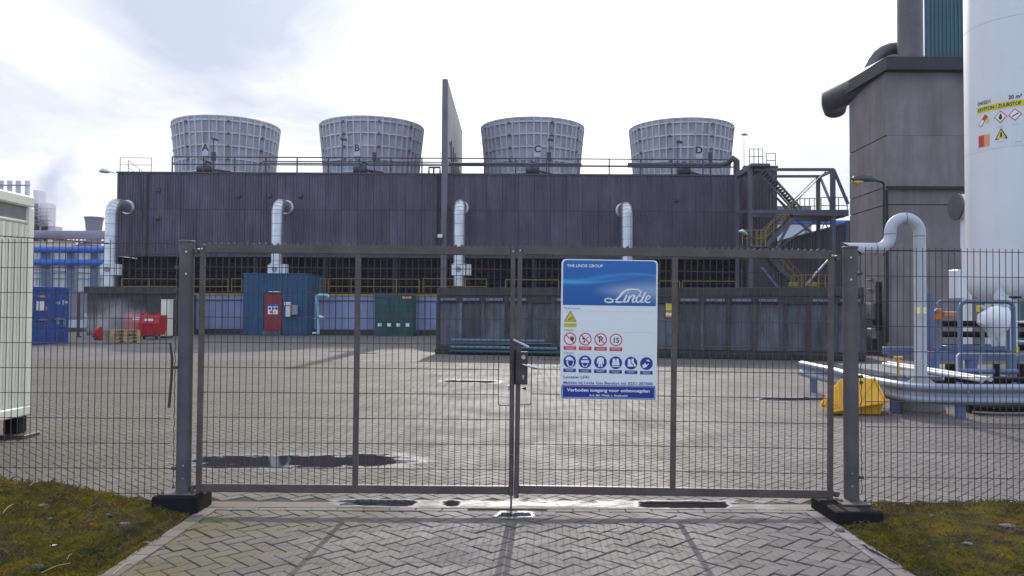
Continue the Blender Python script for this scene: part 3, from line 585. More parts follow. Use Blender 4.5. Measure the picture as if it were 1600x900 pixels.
W(tr).prism([(X_(818, YG), YG-.03, GZ(800, 606.5)), (X_(825, YG), YG-.03, GZ(800, 609)), (X_(825, YG), YG-.03, GZ(800, 604))], (0, .02, 0)).build('stop_wedge', mt['black'], tr)
TILT = 0.62
# the right leaf hangs slightly down towards its hinge: turn it about its lock side
piv = Matrix.Translation((xl1, YG, Zt)) @ Matrix.Rotation(R(TILT), 4, 'Y') @ Matrix.Translation((-xl1, -YG, -Zt))
tr.matrix_world = piv @ Matrix.Translation(tr.location)
RT = piv.to_3x3()

def post(px, label, ztop_py, plinth_px, ptop, side):
    x = X_(px, YG); t = thing('gate_post', label, 'gate post', (x, YG, 0), group='round posts of the gate'); zt = GZ(px, ztop_py)
    zp = GZ((plinth_px[0]+plinth_px[1])/2, ptop); r = .0575
    W(t).tube([(x, YG, zp+.012), (x, YG, zt-.012)], r, 28).build('tube', mt['postp'], t, smooth=True)
    W(t).lathe([(r+.002, zt-.016), (r+.006, zt-.012), (r+.006, zt-.001), (r, zt+.003)], (x, YG, 0), 28).build('cap', mt['postp'], t, smooth=True)
    W(t).box(x-.15, x+(.14 if side < 0 else .075), YG-(.13 if side < 0 else .2), YG+.13, zp, zp+.012, .003).build('base_plate', mt['steel'], t)
    hx0, hx1 = x-.185, x+.17
    W(t).box(hx0 if side < 0 else 2.435, hx1 if side < 0 else x+.085, YG-(.155 if side < 0 else .37), YG+.16, -.03, zp-.001, .012).build('plinth', mt['black'], t)
    for (bx, by) in ((-.12, -.1), (.11 if side < 0 else .066, -.1), (.11 if side < 0 else .066, .1), (-.12, .1)): W(t).lathe([(.013, zp+.012), (.013, zp+.024), (.006, zp+.026), (.006, zp+.034)], (x+bx, YG+by, 0), 6).build('anchor_nut', mt['steel'], t)
    for z in (zt-.09, zt-.265, zp+.12, zp+.22):
        xx = x+(.018 if side < 0 else -.018); W(t).tube([(xx, YG-r+.002, z), (xx, YG-r-.006, z)], .0085, 6).build('bolt', mt['bolt'], t)
    fz = [GZ(px, v) for v in ((418, 574, 731) if side < 0 else (428, 588, 745))]
    for z in fz:
        W(t).box(min(x+side*.055, x+side*.09), max(x+side*.055, x+side*.09), YG-.03, YG-.002, z-.012, z+.012, .003).build('fence_clamp', mt['steel'], t)
    # wavy edge strip that holds the fence
    pts = []; z = zp+.05; i = 0
    while z < zt-.05: pts.append((x+side*(.066+.007*(i % 2)), YG-.03, z)); z += .05; i += 1
    W(t).tube(pts, .0035, 6).build('wavy_strip', mt['steel'], t, smooth=True)
    return x
xpl = post(291.5, 'left round gate post on a black plinth', 376.5, (250, 325), 769, -1)
xpr = post(1328.5, 'right round gate post on a black plinth', 385.5, (1290, 1365), 781, 1)

# fences
YF = 6.27
def fence(label, x0, x1, pyt, hz, dz, sp, name='mesh_fence', tilt=0):
    t = thing(name, label, 'fence', (x1 if x0 < 0 else x0, YF, 0), group='mesh fence panels beside the gate'); xs = np.arange(min(x0, x1), max(x0, x1), sp)
    zt = hz[0]; zb = hz[-1]
    wires(t, min(x0, x1), max(x0, x1), zb-.03, zt, hz, [float(v) for v in xs], YF+.004, (), .0030, .028)
    if tilt: t.rotation_euler = (0, R(tilt), 0)
    return t
zs = [Z_(200, 380+39.05*i, YF) for i in range(11)]
fence('left mesh fence panel rising from the mossy verge', -5.05, xpl-.085, 0, zs, 0, .0505)
zs = [Z_(1340, 391.5+39.3*i, YF) for i in range(11)]
fence('right mesh fence panel beside the tank yard', xpr+.085, 5.1, 0, zs, 0, .0505, tilt=0.35)
for sx, lab in ((-5.06, 'slim outer fence post at the left end of the panel'), (5.11, 'slim outer fence post at the right end of the panel')):
    t = thing('fence_post', lab, 'fence post', (sx, YF, 0)); MB().box(-.03, .03, -.03, .03, -.05, 2.15, .004).build('shaft', mt['postp'], t); MB().box(-.034, .034, -.034, .034, 2.151, 2.165, .003).build('cap', mt['black'], t)
# loose cable along the left fence top, strap hanging on the fence
cp = [at(-10, 368, YF-.03), at(40, 371.5, YF-.03), at(90, 374, YF-.03), at(140, 379, YF-.03), at(170, 381, YF-.03)]
mb = MB(cp[0]); mb.tube(cp, .004, 6); 
for i in range(22):
    a = i/22*3.99; k = int(a); q = cp[k].lerp(cp[k+1], a-k); mb.bar(q+Vector((-.008, 0, -.008)), q+Vector((.008, 0, .01)), .0025)
mb.build('barbed_wire', mt['wire'], None, label='sagging strand of barbed wire along the left fence top', category='barbed wire')
sp = [at(266, 537, YF-.02), at(269, 560, YF-.022), at(268, 590, YF-.025), at(264, 637, YF-.03)]
mb = MB(sp[0]); mb.tube(sp, [.009, .012, .011, .012], 8); mb.build('hanging_strap', mt['strap'], None, smooth=True, label='dark brown rubber strap hanging on the left fence', category='strap')

# ------------------------------------------------------------------ sign on the right gate leaf
YS = YG-.05
S0 = at(877.5, 404.5, YS); S1 = at(1028, 404.8, YS); SW = (S1-S0).length; SHt = S0.z-Z_(877.5, 623.5, YS)
sg = thing('information_sign', 'large white and blue site information sign on the right gate leaf', 'sign', (S0.x, YS, S0.z)); sg.rotation_euler = (0, R(0.55), 0)
def sx(px): return (px-877.5)/150.5*SW
def sz(py): return -(py-404.5)/219*SHt
def rrect(x0, x1, z0, z1, r, y, n=5):
    P = []
    for cx_, cz_, a0 in ((x1-r, z1-r, 0), (x0+r, z1-r, 90), (x0+r, z0+r, 180), (x1-r, z0+r, 270)):
        for i in range(n+1): a = R(a0+90*i/n); P.append((cx_+r*math.cos(a), y, cz_+r*math.sin(a)))
    return P
mb = MB(); mb.prism(rrect(0, SW, -SHt, 0, .035, 0), (0, .004, 0)); mb.build('panel', mt['w'], sg)
g = G('sign_header_blue'); tcn = g.n('ShaderNodeTexCoord'); sp_ = g.n('ShaderNodeSeparateXYZ'); g.l(tcn.outputs['Object'], sp_.inputs[0])
u = g.math('DIVIDE', sp_.outputs[0], SW); v = g.math('DIVIDE', sp_.outputs[2], -sz(477)); v = g.math('ADD', v, 1.0)   # v 0 bottom, 1 top
def gauss(c, wd):
    d = g.math('DIVIDE', g.math('SUBTRACT', v, c), wd); return g.math('EXPONENT', g.math('MULTIPLY', g.math('MULTIPLY', d, d), -1.0))
c1 = g.math('ADD', 0.60, g.math('MULTIPLY', g.math('SINE', g.math('MULTIPLY', g.math('SUBTRACT', u, 0.38), 3.9)), 0.095))
c2 = g.math('ADD', 0.495, g.math('MULTIPLY', g.math('POWER', g.math('ABSOLUTE', g.math('SUBTRACT', u, 0.22)), 1.7), 0.42))
b1 = g.math('MULTIPLY', gauss(c1, g.rng(u, 0, 1, .06, .025)), g.rng(u, 0.0, 1, .55, .5)); b2 = g.math('MULTIPLY', gauss(c2, .035), g.rng(u, 0.05, 0.85, 1.0, 0.0))
hl_ = g.math('MULTIPLY', gauss(0.33, g.rng(u, .35, 1, .08, .2)), g.rng(u, 0.32, 0.62, 0, 0.62))
col = g.mix(g.math('ADD', b1, b2, clamp=True), g.mix(v, (0.012, 0.105, 0.36), (0.018, 0.15, 0.46)), (0.07, 0.36, 0.66)); col = g.mix(hl_, col, (0.45, 0.55, 0.66))
mt['header'] = g.fin(col, 0.35)
mb = MB(); P = [(sx(880.2), -.0012, sz(476.5)), (sx(1025.6), -.0012, sz(476.5))]
for cx_, cz_, a0 in ((sx(1025.6)-.03, sz(406.2)-.03, 0), (sx(880.2)+.03, sz(406.2)-.03, 90)):
    for i in range(6): a = R(a0+90*i/5); P.append((cx_+.03*math.cos(a), -.0012, cz_+.03*math.sin(a)))
mb.flat(P); mb.build('header', mt['header'], sg)
def ST(px, py, y=-.0026): return Matrix.Translation((sx(px), y, sz(py))) @ Matrix.Rotation(PI/2, 4, 'X')
pxm = SW/150.5
def stext(s, px, py, h, m, wpx=None, bold=0, align='LEFT', y=-.0026, **kw):
    o = text(s, h*pxm*1.38, mt[m], sg, Matrix.Identity(4), bold=bold*pxm, align=align)
    me = o.data; xs = [v_.co.x for v_ in me.vertices]; wd = max(xs)-min(xs); k = (wpx*pxm/wd) if wpx else 1.0
    me.transform(ST(px, py, y) @ Matrix.Diagonal((k, 1, 1, 1))); return o
stext('THE LINDE GROUP', 886, 417, 4.6, 'w', 56, .12); stext('Waarschuwing', 882.5, 482.6, 2.6, 'ptext', 25); stext('Verboden', 882.5, 516.5, 2.6, 'ptext', 16); stext('Geboden', 882.5, 552.3, 2.6, 'ptext', 15)
stext('Locatie: LF41', 882.5, 590.8, 4.4, 'ptext', 40, .1); stext('Melden bij Linde Gas Benelux tel: 0251-287680', 882.5, 599.6, 4.4, 'ptext', 139, .1)
mb = MB(); mb.prism(rrect(sx(880), sx(1026), sz(622.2), sz(601), .012, -.0012), (0, .0008, 0)); mb.build('warning_band', mt['pblue'], sg)
def ring_rect(mb, x0, x1, z0, z1, r, y, th):
    A = rrect(x0, x1, z0, z1, r, y); B = rrect(x0+th, x1-th, z0+th, z1-th, max(.001, r-th), y); n = len(A)
    for i in range(n): mb.add([A[i], A[(i+1) % n], B[(i+1) % n], B[i]], [(0, 1, 2, 3)])
mb = MB(); ring_rect(mb, sx(881.3), sx(1024.7), sz(620.8), sz(602.4), .010, -.0024, .0028); mb.build('band_outline', mt['w'], sg)
stext('Verboden toegang voor onbevoegden', 953, 611.2, 5.0, 'w', 129, .18, 'CENTER', -.0028); stext('Art. 461 Wetb. v. Strafrecht', 953, 618.4, 3.3, 'w', 60, .1, 'CENTER', -.0028)
mb = MB()
for py, x1 in ((485.5, 1022), (517.8, 1022), (553.8, 1022)): mb.box(sx(882), sx(x1), -.0020, -.0012, sz(py)-.0006, sz(py)+.0006)
mb.build('divider_line', mt['pgrey'], sg)
# script word: strokes of varying width
def stroke(mb, pts, y, n=10):
    """pts: (px,py,w) control points, Catmull-Rom, flat ribbon"""
    P = [(sx(a), sz(b), c*pxm*1.4) for a, b, c in pts]; Q = []
    for i in range(len(P)-1):
        p0, p1, p2, p3 = P[max(i-1, 0)], P[i], P[i+1], P[min(i+2, len(P)-1)]
        for k in range(n):
            t = k/n; Q.append(tuple(0.5*((2*p1[j])+(-p0[j]+p2[j])*t+(2*p0[j]-5*p1[j]+4*p2[j]-p3[j])*t*t+(-p0[j]+3*p1[j]-3*p2[j]+p3[j])*t**3) for j in range(3)))
    Q.append(P[-1]); Lf = []
    for i in range(len(Q)):
        a, b = Q[max(i-1, 0)], Q[min(i+1, len(Q)-1)]; dx, dz = b[0]-a[0], b[1]-a[1]; d = math.hypot(dx, dz)+1e-9; nx_, nz_ = -dz/d, dx/d; h = Q[i][2]/2
        Lf.append(((Q[i][0]+nx_*h, y, Q[i][1]+nz_*h), (Q[i][0]-nx_*h, y, Q[i][1]-nz_*h)))
    for i in range(len(Lf)-1): mb.add([Lf[i][0], Lf[i+1][0], Lf[i+1][1], Lf[i][1]], [(0, 1, 2, 3)])
mb = MB(); y = -.0026
stroke(mb, [(999.5, 459, .9), (1001.5, 455, 1.6), (997.5, 451.2, 1.4), (989, 450.6, 1.6), (980.5, 451.6, 2), (974, 456, 2.4), (967.5, 463.5, 2.4), (961, 469, 1.8), (953, 471.6, 1.5), (946.5, 470, 1.4), (946.6, 466.5, 1.4), (952, 465.4, 1.3), (958.5, 467.8, 1.9), (965, 470.6, 2.2), (972, 470.6, 1.3), (977, 468, .9)], y)
stroke(mb, [(980.2, 459.6, 2.0), (977.6, 465, 2.2), (975.8, 470, 2.2), (979, 470.4, 1.1), (982.3, 467, .7)], y-.0001)
stroke(mb, [(981.6, 456.6, 2), (982.2, 455.2, 1.8)], y)
stroke(mb, [(985.4, 460, 2.0), (983.2, 465, 2.2), (981.5, 471, 2.2)], y-.0002); stroke(mb, [(984.2, 464.8, .9), (989, 460.2, 1.5), (992, 461, 2.2), (989.4, 467, 2.2), (989.4, 470.4, 1.8), (992.4, 470, 1.0), (995, 467.6, .7)], y-.0003)
stroke(mb, [(1003, 461.3, 1.1), (998.6, 460.6, 1.6), (995.2, 464.6, 2.0), (995.3, 469.7, 1.7), (998.6, 470.6, 1.4), (1002.5, 466.5, 1.0)], y-.0004); stroke(mb, [(1009.2, 455, 1.8), (1005.6, 462, 2.2), (1002.4, 469.8, 2.1), (1005.8, 470.4, 1.1), (1008.6, 467.6, .7)], y-.0005)
stroke(mb, [(1009.6, 466.6, .9), (1014.2, 465, 1.2), (1016.4, 461.8, 1.3), (1013.4, 460.4, 1.4), (1009.9, 463.8, 1.9), (1009.6, 469, 1.9), (1013.2, 470.9, 1.5), (1017.4, 469.2, .9)], y-.0006)
mb.build('script_lettering', mt['w'], sg)
# pictograms
def disc(mb, px, py, r, y, n=24): mb.flat([(sx(px)+r*pxm*math.cos(2*PI*k/n), y, sz(py)+r*pxm*math.sin(2*PI*k/n)) for k in range(n)])
def polyp(mb, pts, y): mb.flat([(sx(a), y, sz(b)) for a, b in pts])
MS = [mt['w'], mt['pred'], mt['pblack'], mt['pblue'], mt['pyel']]
mb = MB(); mb.cur = 2; polyp(mb, [(892.2, 485.6), (902.2, 502.3), (882.4, 502.3)], -.0015); mb.cur = 4; polyp(mb, [(892.2, 487.6), (900.8, 501.4), (883.8, 501.4)], -.0021)
mb.cur = 2; polyp(mb, [(891, 497.4), (896.2, 494.8), (896.8, 495.8), (891.8, 498.2)], -.0027); polyp(mb, [(888.5, 499), (892, 498), (893, 499), (889, 500)], -.0027); polyp(mb, [(894, 498.2), (899, 499), (894, 499)], -.0027)
mb.build('warning_pictogram', MS, sg)
mb = MB(); mb.cur = 4; polyp(mb, [(882.3, 504.8), (902.3, 504.8), (902.3, 511), (882.3, 511)], -.0015); mb.cur = 2
for yy, a, b in ((506.4, 884, 900.5), (509, 883, 901)): polyp(mb, [(a, yy), (b, yy), (b, yy+.5), (a, yy+.5)], -.0021)
mb.build('caption_strip', MS, sg)
for i, px in enumerate((892.2, 916.1, 940, 963.9)):
    py = 529.3+.25*i; mb = MB(); mb.cur = 1; disc(mb, px, py, 9.8, -.0015); mb.cur = 0; disc(mb, px, py, 8.2, -.0020); mb.cur = 2; q = -.0025
    if i == 0:
        polyp(mb, [(px+1, py+1), (px+4.5, py+5), (px+6, py+1), (px+6, py-3), (px+4.8, py-3.2), (px+4.2, py-1), (px+3.6, py-5), (px+2.6, py-5), (px+2.4, py-1.5), (px+1.2, py-4), (px+.4, py-3.6), (px+1, py-.8), (px-1, py-.6)], q)
    elif i == 1:
        polyp(mb, [(px-5, py-1), (px-3.4, py-4), (px-2.2, py-1.4), (px-.6, py-3), (px-1, py+.2), (px-3, py+1)], q); polyp(mb, [(px-3.6, py+5), (px-1.6, py+2), (px+.4, py+3), (px-1.6, py+5.6)], q); polyp(mb, [(px+5.4, py-4.2), (px+6, py-3.6), (px-1, py+2.2), (px-1.4, py+1.4)], q)
    if i in (2, 3): 
        MM = ST(px, py+4.4, q); o = text('P' if i == 2 else '15', (13.5 if i == 2 else 11)*pxm, mt['pblack'], sg, MM, name='symbol', align='CENTER', bold=.35*pxm, xs=.95)
    if i < 3:
        mb.cur = 1; c = math.cos(R(45))*8.6; w_ = .75; polyp(mb, [(px-c-w_*.7, py-c+w_*.7), (px-c+w_*.7, py-c-w_*.7), (px+c+w_*.7, py+c-w_*.7), (px+c-w_*.7, py+c+w_*.7)], -.0031)
    mb.build('prohibition_pictogram', MS, sg)
    mb = MB(); mb.cur = 1; yy = 540.8+.3*i; polyp(mb, [(px-9.8, yy), (px+9.8, yy), (px+9.8, yy+5.6), (px-9.8, yy+5.6)], -.0015); mb.cur = 0
    for k, l_ in ((1.5, 8), (3.3, 6)): polyp(mb, [(px-l_, yy+k), (px+l_, yy+k), (px+l_, yy+k+.5), (px-l_, yy+k+.5)], -.0021)
    mb.build('caption_strip', MS, sg)
for i in range(6):
    px = 892.2+23.9*i; py = 564.6+.33*i; mb = MB(); mb.cur = 3; disc(mb, px, py, 9.9, -.0015); mb.cur = 0; q = -.0022
    P = lambda *a: polyp(mb, [(px+u_, py+v_) for u_, v_ in a], q)
    if i == 0: P((-6.5, -2), (-6, -5), (-3, -7.4), (1, -7.4), (4.5, -5), (5.4, -2.6), (7, -2), (7, -1.2)); P((-4.6, -1), (-2.6, -1), (-2.4, 4), (-1, 7), (3.6, 7), (4, 3.8), (5.4, 3.4), (5, -1), (6, -1), (6.6, 4.4), (5, 5), (4.4, 8.4), (-2, 8.4), (-3.6, 5), (-5, 3))
    elif i == 1: P((-4.6, -4.4), (-3, -7), (3, -7), (4.6, -4.4)); P((-6.2, -2.4), (6.2, -2.4), (6, 1.4), (1, 1.8), (0, .4), (-1, 1.8), (-6, 1.4)); P((-5.2, 3), (-4, 3), (-2, 6.4), (2, 6.4), (4, 3), (5.2, 3), (2.8, 7.6), (-2.8, 7.6))
    elif i == 2: P((-2, -7.6), (2, -7.6), (5, -5.6), (5.8, 2), (4, 2), (3, -3), (3, 0), (3.4, 7.6), (1, 7.6), (0, 1.6), (-1, 7.6), (-3.4, 7.6), (-3, 0), (-3, -3), (-4, 2), (-5.8, 2), (-5, -5.6))
    elif i == 3: P((-4.4, -6.4), (-1, -6.4), (-1, 4), (-6, 4), (-5, -2)); P((4.4, -6.4), (1, -6.4), (1, 4), (6, 4), (5, -2)); P((-.7, -5), (.7, -5), (.7, 4), (-.7, 4)); P((-6, 5.2), (6, 5.2), (6, 6.6), (-6, 6.6))
    elif i == 4: P((-5, -6), (-.8, -6), (-.6, .6), (3, 2.6), (3.2, 5.4), (-5.4, 5.4)); P((.6, -7), (4, -7.4), (4, -2), (7.6, 3), (7.4, 5), (4.4, 5), (4, 1.6), (.4, -1))
    else: P((-6.8, 3.2), (-2, -1), (.6, 2.6), (3, -.8), (3.6, .2), (1, 4.4), (-3.2, 7.2), (-5, 6.8)); P((0, -6), (3.8, -5.6), (5.6, -2.4), (3.4, -3.4), (0, -4))
    mb.build('mandatory_pictogram', MS, sg)
    mb = MB(); mb.cur = 3; yy = 575.8+.4*i; polyp(mb, [(px-9.8, yy), (px+9.8, yy), (px+9.8, yy+5.4), (px-9.8, yy+5.4)], -.0015); mb.cur = 0
    for k, l_ in ((1.4, 7), (3.2, 5)): polyp(mb, [(px-l_, yy+k), (px+l_, yy+k), (px+l_, yy+k+.5), (px-l_, yy+k+.5)], -.0021)
    mb.build('caption_strip', MS, sg)
mb = MB(); 
for (a, b) in ((900, 420), (1005, 420), (900, 605), (1005, 605)): mb.tube([(sx(a), .004, sz(b)), (sx(a), .045, sz(b))], .005, 6)
mb.build('mounting_bracket', mt['steel'], sg)

# ================================================================== the plant behind the gate
# ------------------------------------------------------------------ main cooling building
YM = 50.0
mx0, mx1 = X_(180, YM), X_(1162, YM); mz1 = Z_(670, 273.2, YM); mzm = Z_(670, 329, YM); mz0 = Z_(670, 399, YM)
bld = thing('cooling_building', 'long brown corrugated cooling building carrying four fan stacks', 'building', ((mx0+mx1)/2, YM, 0))
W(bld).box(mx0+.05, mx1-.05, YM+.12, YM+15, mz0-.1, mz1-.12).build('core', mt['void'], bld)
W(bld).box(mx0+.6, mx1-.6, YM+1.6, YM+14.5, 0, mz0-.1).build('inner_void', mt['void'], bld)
def corr(wd, z0, z1, pitch=.16, dep=.05, y=0):
    mb = MB(); n = max(1, round(wd/pitch)); p = wd/n; prof = []
    for i in range(n): prof += [(i*p, 0), (i*p+p*.5, 0), (i*p+p*.62, -dep), (i*p+p*.88, -dep)]
    prof.append((wd-.001, 0)); vs = [(x, y+d, z) for z in (z0, z1) for x, d in prof]; m = len(prof)
    mb.add(vs, [(i, i+1, m+i+1, m+i) for i in range(m-1)]); return mb
npan = 39; pw = (mx1-mx0)/npan
lo = corr(pw-.016, mz0, mzm-.01).mesh('cladding_sheet', mt['clad'], fix=False); up = corr(pw-.016, mzm+.01, mz1).mesh('cladding_sheet', mt['clad'], fix=False)
for i in range(npan):
    for m_, dy in ((lo, 0), (up, .0)):
        put('cladding_sheet', m_, bld, (mx0+i*pw-bld.location.x, random.uniform(-.012, .012)+dy, 0))
for xe_ in (mx0+.02, mx1-.14): W(bld).box(xe_, xe_+.12, YM+.46, YM+15, 0, mz0-.17).build('end_wall', mt['louver'], bld)
W(bld).box(mx0-.03, mx1+.03, YM-.09, YM+.1, mz1+.001, mz1+.10).build('roof_edge', mt['darkst'], bld)
W(bld).box(mx0, mx1, YM-.06, YM+.1, mz0-.16, mz0-.012).build('lower_edge', mt['darkst'], bld)
W(bld).box(mx0-.03, mx1+.03, YM+.101, YM+15.05, mz1-.1, mz1-.0).build('roof', mt['darkst'], bld)
# louvre bay under the cladding
zl0 = 2.35
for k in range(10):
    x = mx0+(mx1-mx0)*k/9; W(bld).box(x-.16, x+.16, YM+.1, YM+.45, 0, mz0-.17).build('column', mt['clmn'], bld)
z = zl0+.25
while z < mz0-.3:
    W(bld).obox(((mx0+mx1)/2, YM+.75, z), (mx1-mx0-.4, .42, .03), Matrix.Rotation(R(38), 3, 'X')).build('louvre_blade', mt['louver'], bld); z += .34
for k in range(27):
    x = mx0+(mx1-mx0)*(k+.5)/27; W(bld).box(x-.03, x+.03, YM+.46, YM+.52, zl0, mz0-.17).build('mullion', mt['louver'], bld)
# service pipes and small boxes on the cladding
for px, y0, y1 in ((227, 272, 400), (681, 272, 372)):
    x = X_(px, YM); W(bld).tube([(x, YM-.16, Z_(px, y0, YM)), (x, YM-.16, Z_(px, y1, YM))], .12, 8).build('downpipe', mt['darkst'], bld, smooth=True)
for px, py in ((246, 297), (246, 341), (372, 306), (1057, 312), (420, 306), (468, 306)):
    x = X_(px, YM); z = Z_(px, py, YM); W(bld).box(x-.14, x+.14, YM-.2, YM-.04, z-.1, z+.1, .01).build('vent_cap', mt['darkst'], bld)
# roof railing
rp = MB
def railing(name, label, pts, h, m, post_sp=2.0, r=.03, mid=(.5,), group=None, n=6, kick=False, cat='railing'):
    t = thing(name, label, cat, tuple(pts[0]), group=group)
    for i in range(len(pts)-1):
        a, b = Vector(pts[i]), Vector(pts[i+1]); Lg = (b-a).length; k = max(1, round(Lg/post_sp)); U = Vector((0, 0, 1))
        for j in range(k+1):
            if i > 0 and j == 0: continue
            p = a.lerp(b, j/k); W(t).tube([p, p+U*h], r, n).build('post', mt[m], t, smooth=True)
        for f in (1.0,)+tuple(mid): W(t).tube([a+U*h*f, b+U*h*f], r*.9, n).build('rail' , mt[m], t, smooth=True)
        if kick: W(t).bar(a+U*.06, b+U*.06, .012, .12).build('kick_plate', mt[m], t)
    return t
zr = mz1+.1
railing('roof_railing', 'steel railing along the roof edge in front of the fan stacks', [(X_(265, YM), YM+.1, zr), (X_(1148, YM), YM+.1, zr)], .98, 'darkst', 1.95, .048, (.52,))
railing('roof_railing', 'short thin roof railing at the far left roof corner', [(X_(183, YM), YM+.1, zr), (X_(232, YM), YM+.1, zr)], .9, 'darkst', 2.0, .02, (.5,))
railing('roof_railing', 'lower railing sloping down behind the left roof corner', [(X_(185, YM), YM+1, zr+.0), (X_(245, YM+10), YM+10, zr-.1)], .9, 'darkst', 3.0, .02, (.5,))
t = thing('roof_pipe', 'thick pipe run along the roof behind the railing by stacks C and D', 'pipe', (X_(760, YM), YM+.9, zr+.5))
zz_ = Z_(900, 257.5, YM+.9)
W(t).tube([(X_(700, YM), YM+.9, zz_), (X_(910, YM), YM+.9, zz_)], .12, 8).build('pipe_run', mt['darkst'], t, smooth=True)
W(t).tube([(X_(984, YM), YM+.9, zz_), (X_(1130, YM), YM+.9, zz_), (X_(1143, YM), YM+.9, zz_+.12), (X_(1151, YM), YM+.6, zz_+.45), (X_(1154, YM), YM+.3, zz_+.2), (X_(1154, YM), YM+.2, zr)], .17, 10).build('pipe_run', mt['darkst'], t, smooth=True)
W(t).tube([(X_(910, YM), YM+.9, zz_-.05), (X_(984, YM), YM+.9, zz_-.05)], .035, 6).build('pipe_run', mt['darkst'], t, smooth=True)
t = thing('roof_pipe', 'thin double pipe run along the roof between stacks A and B', 'pipe', (X_(436, YM), YM+.9, zr+.5))
for q in (.0, .12): W(t).tube([(X_(400, YM), YM+.9, zz_+q), (X_(700, YM), YM+.9, zz_+q)], .04, 6).build('pipe_run', mt['darkst'], t, smooth=True)
# fan stacks
YC = 57.8; NS = 46
def fan_stack(letter, pxc, pyap, label, rot):
    xc = X_(pxc, YC); t = thing('fan_stack', label, 'fan stack', (xc, YC, zr-.1), group='grey fan stacks on the cooling building roof')
    zt = Z_(pxc, 199.5+(pyap-184), YC); H = zt-(zr-.1)
    def rad(f): return 3.42+.36*max(0, (f-.12)/.88)**1.35
    rows = [0.0, .215, .40, .585, .77, .945, 1.0]
    for r in range(6):
        z0, z1 = H*rows[r], H*rows[r+1]; r0, r1 = rad(rows[r]), rad(rows[r+1]); h = PI/NS
        if meshes.get(r) is None:
            mb = MB(); ins = .10 if r < 5 else .02
            mb.add([((r0-ins)*math.cos(-h), (r0-ins)*math.sin(-h), z0), ((r0-ins)*math.cos(h), (r0-ins)*math.sin(h), z0), ((r1-ins)*math.cos(h), (r1-ins)*math.sin(h), z1), ((r1-ins)*math.cos(-h), (r1-ins)*math.sin(-h), z1)], [(0, 1, 2, 3)])
            a = []
            for rr_, z_ in ((r0+.02, z0), (r1+.02, z1)):
                w_ = .042; c, s_ = math.cos(h), math.sin(h)
                a += [(rr_*c+w_*s_, rr_*s_-w_*c, z_), (rr_*c-w_*s_, rr_*s_+w_*c, z_)]
                a += [((rr_-.14)*c+w_*s_, (rr_-.14)*s_-w_*c, z_), ((rr_-.14)*c-w_*s_, (rr_-.14)*s_+w_*c, z_)]
            mb2 = MB(); mb2.add(a, [(0, 1, 5, 4), (2, 0, 4, 6), (1, 3, 7, 5)])
            meshes[r] = (mb.mesh('stack_panel', mt['fan'], fix=False), mb2.mesh('rib_segment', mt['fanrib'], fix=False))
        for k in range(NS):
            a = 2*PI*k/NS + rot; ny = math.sin(a)
            if r > 3 or ny < 0.35:
                put('stack_panel', meshes[r][0], t, (0, 0, 0), (0, 0, a))
    # ribs run the whole height, one part each
    if meshes.get('rib') is None:
        mb = MB(); prev = None; f = 0; h = PI/NS; c, s_ = math.cos(h), math.sin(h); w_ = .045; cols = []
        for i in range(9):
            f = i/8; rr_ = rad(f)+.03; z_ = H*f; cols.append([((rr_-d)*c+q*w_*s_, (rr_-d)*s_-q*w_*c, z_) for d, q in ((.15, 1), (0, 1), (0, -1), (.15, -1))])
        mb.add([p for c_ in cols for p in c_], [(i*4+k, i*4+k+1, i*4+k+5, i*4+k+4) for i in range(8) for k in range(3)]); meshes['rib'] = mb.mesh('rib', mt['fanrib'], fix=False)
    for k in range(NS): 
        put('rib', meshes['rib'], t, (0, 0, 0), (0, 0, 2*PI*k/NS+rot))
    for r in range(6):
        z1 = H*rows[r+1]; r1 = rad(rows[r+1]); 
        hh = .09 if r < 5 else .06
        if meshes.get(('h', r)) is None: meshes[('h', r)] = MB().lathe([(r1-.12, z1-hh), (r1-.005, z1-hh), (r1-.005, z1+.02), (r1-.12, z1+.02)], (0, 0, 0), NS*2, False).mesh('hoop', mt['fanrib'])
        put('hoop', meshes[('h', r)], t)
    if meshes.get('in') is None: meshes['in'] = MB().lathe([(3.2, .0), (3.2, H*.3), (3.6, H-.02)], (0, 0, 0), 48, False).mesh('inner_skin', mt['fan'])
    put('inner_skin', meshes['in'], t)
    # rusty joint brackets in columns
    for a_ in (-PI/2-.42, -PI/2+.36, -PI/2-1.1, -PI/2+1.05):
        k = round((a_-rot)/(2*PI/NS)); a = 2*PI*k/NS+rot
        for r in range(1, 5):
            f = rows[r+1]*.995; rr_ = rad(f)+.01; W2 = MB(); W2.obox((rr_, 0, H*f-.06), (.12, .16, .12)); put('bracket', W2.mesh('bracket', mt['rust']), t, (0, 0, 0), (0, 0, a))
    # letter plate
    a = math.atan2(-YC, -xc); a = -PI/2 + (a+PI/2)*.1 + {'A': -.14, 'B': -.17, 'C': .02, 'D': .19}[letter]
    k = round((a-rot)/(2*PI/NS)); a = 2*PI*k/NS+rot; f0, f1 = .44, .57; rr_ = rad(.60)+.07
    mb = MB(); mb.obox((rr_, 0, H*.50), (.03, .44, .86)); pl = put('letter_plate', mb.mesh('letter_plate', mt['fanrib']), t, (0, 0, 0), (0, 0, a))
    m4 = Matrix.Translation((rr_+.02, 0, H*.485)) @ Matrix.Rotation(PI/2, 4, 'Z') @ Matrix.Rotation(PI/2, 4, 'X')
    text(letter, .66, mt['pblack'], pl, m4, align='CENTER', bold=.02, ext=.004)
    return t
meshes = {}
fan_stack('A', 351, 183.5, 'leftmost grey fan stack, marked with the letter A', .03)
fan_stack('B', 579, 184, 'grey fan stack marked B, left of the tall concrete fin', .10)
fan_stack('C', 831, 185.5, 'grey fan stack marked C, right of the tall concrete fin', .0)
fan_stack('D', 1064, 187.5, 'rightmost grey fan stack, marked with the letter D', .06)
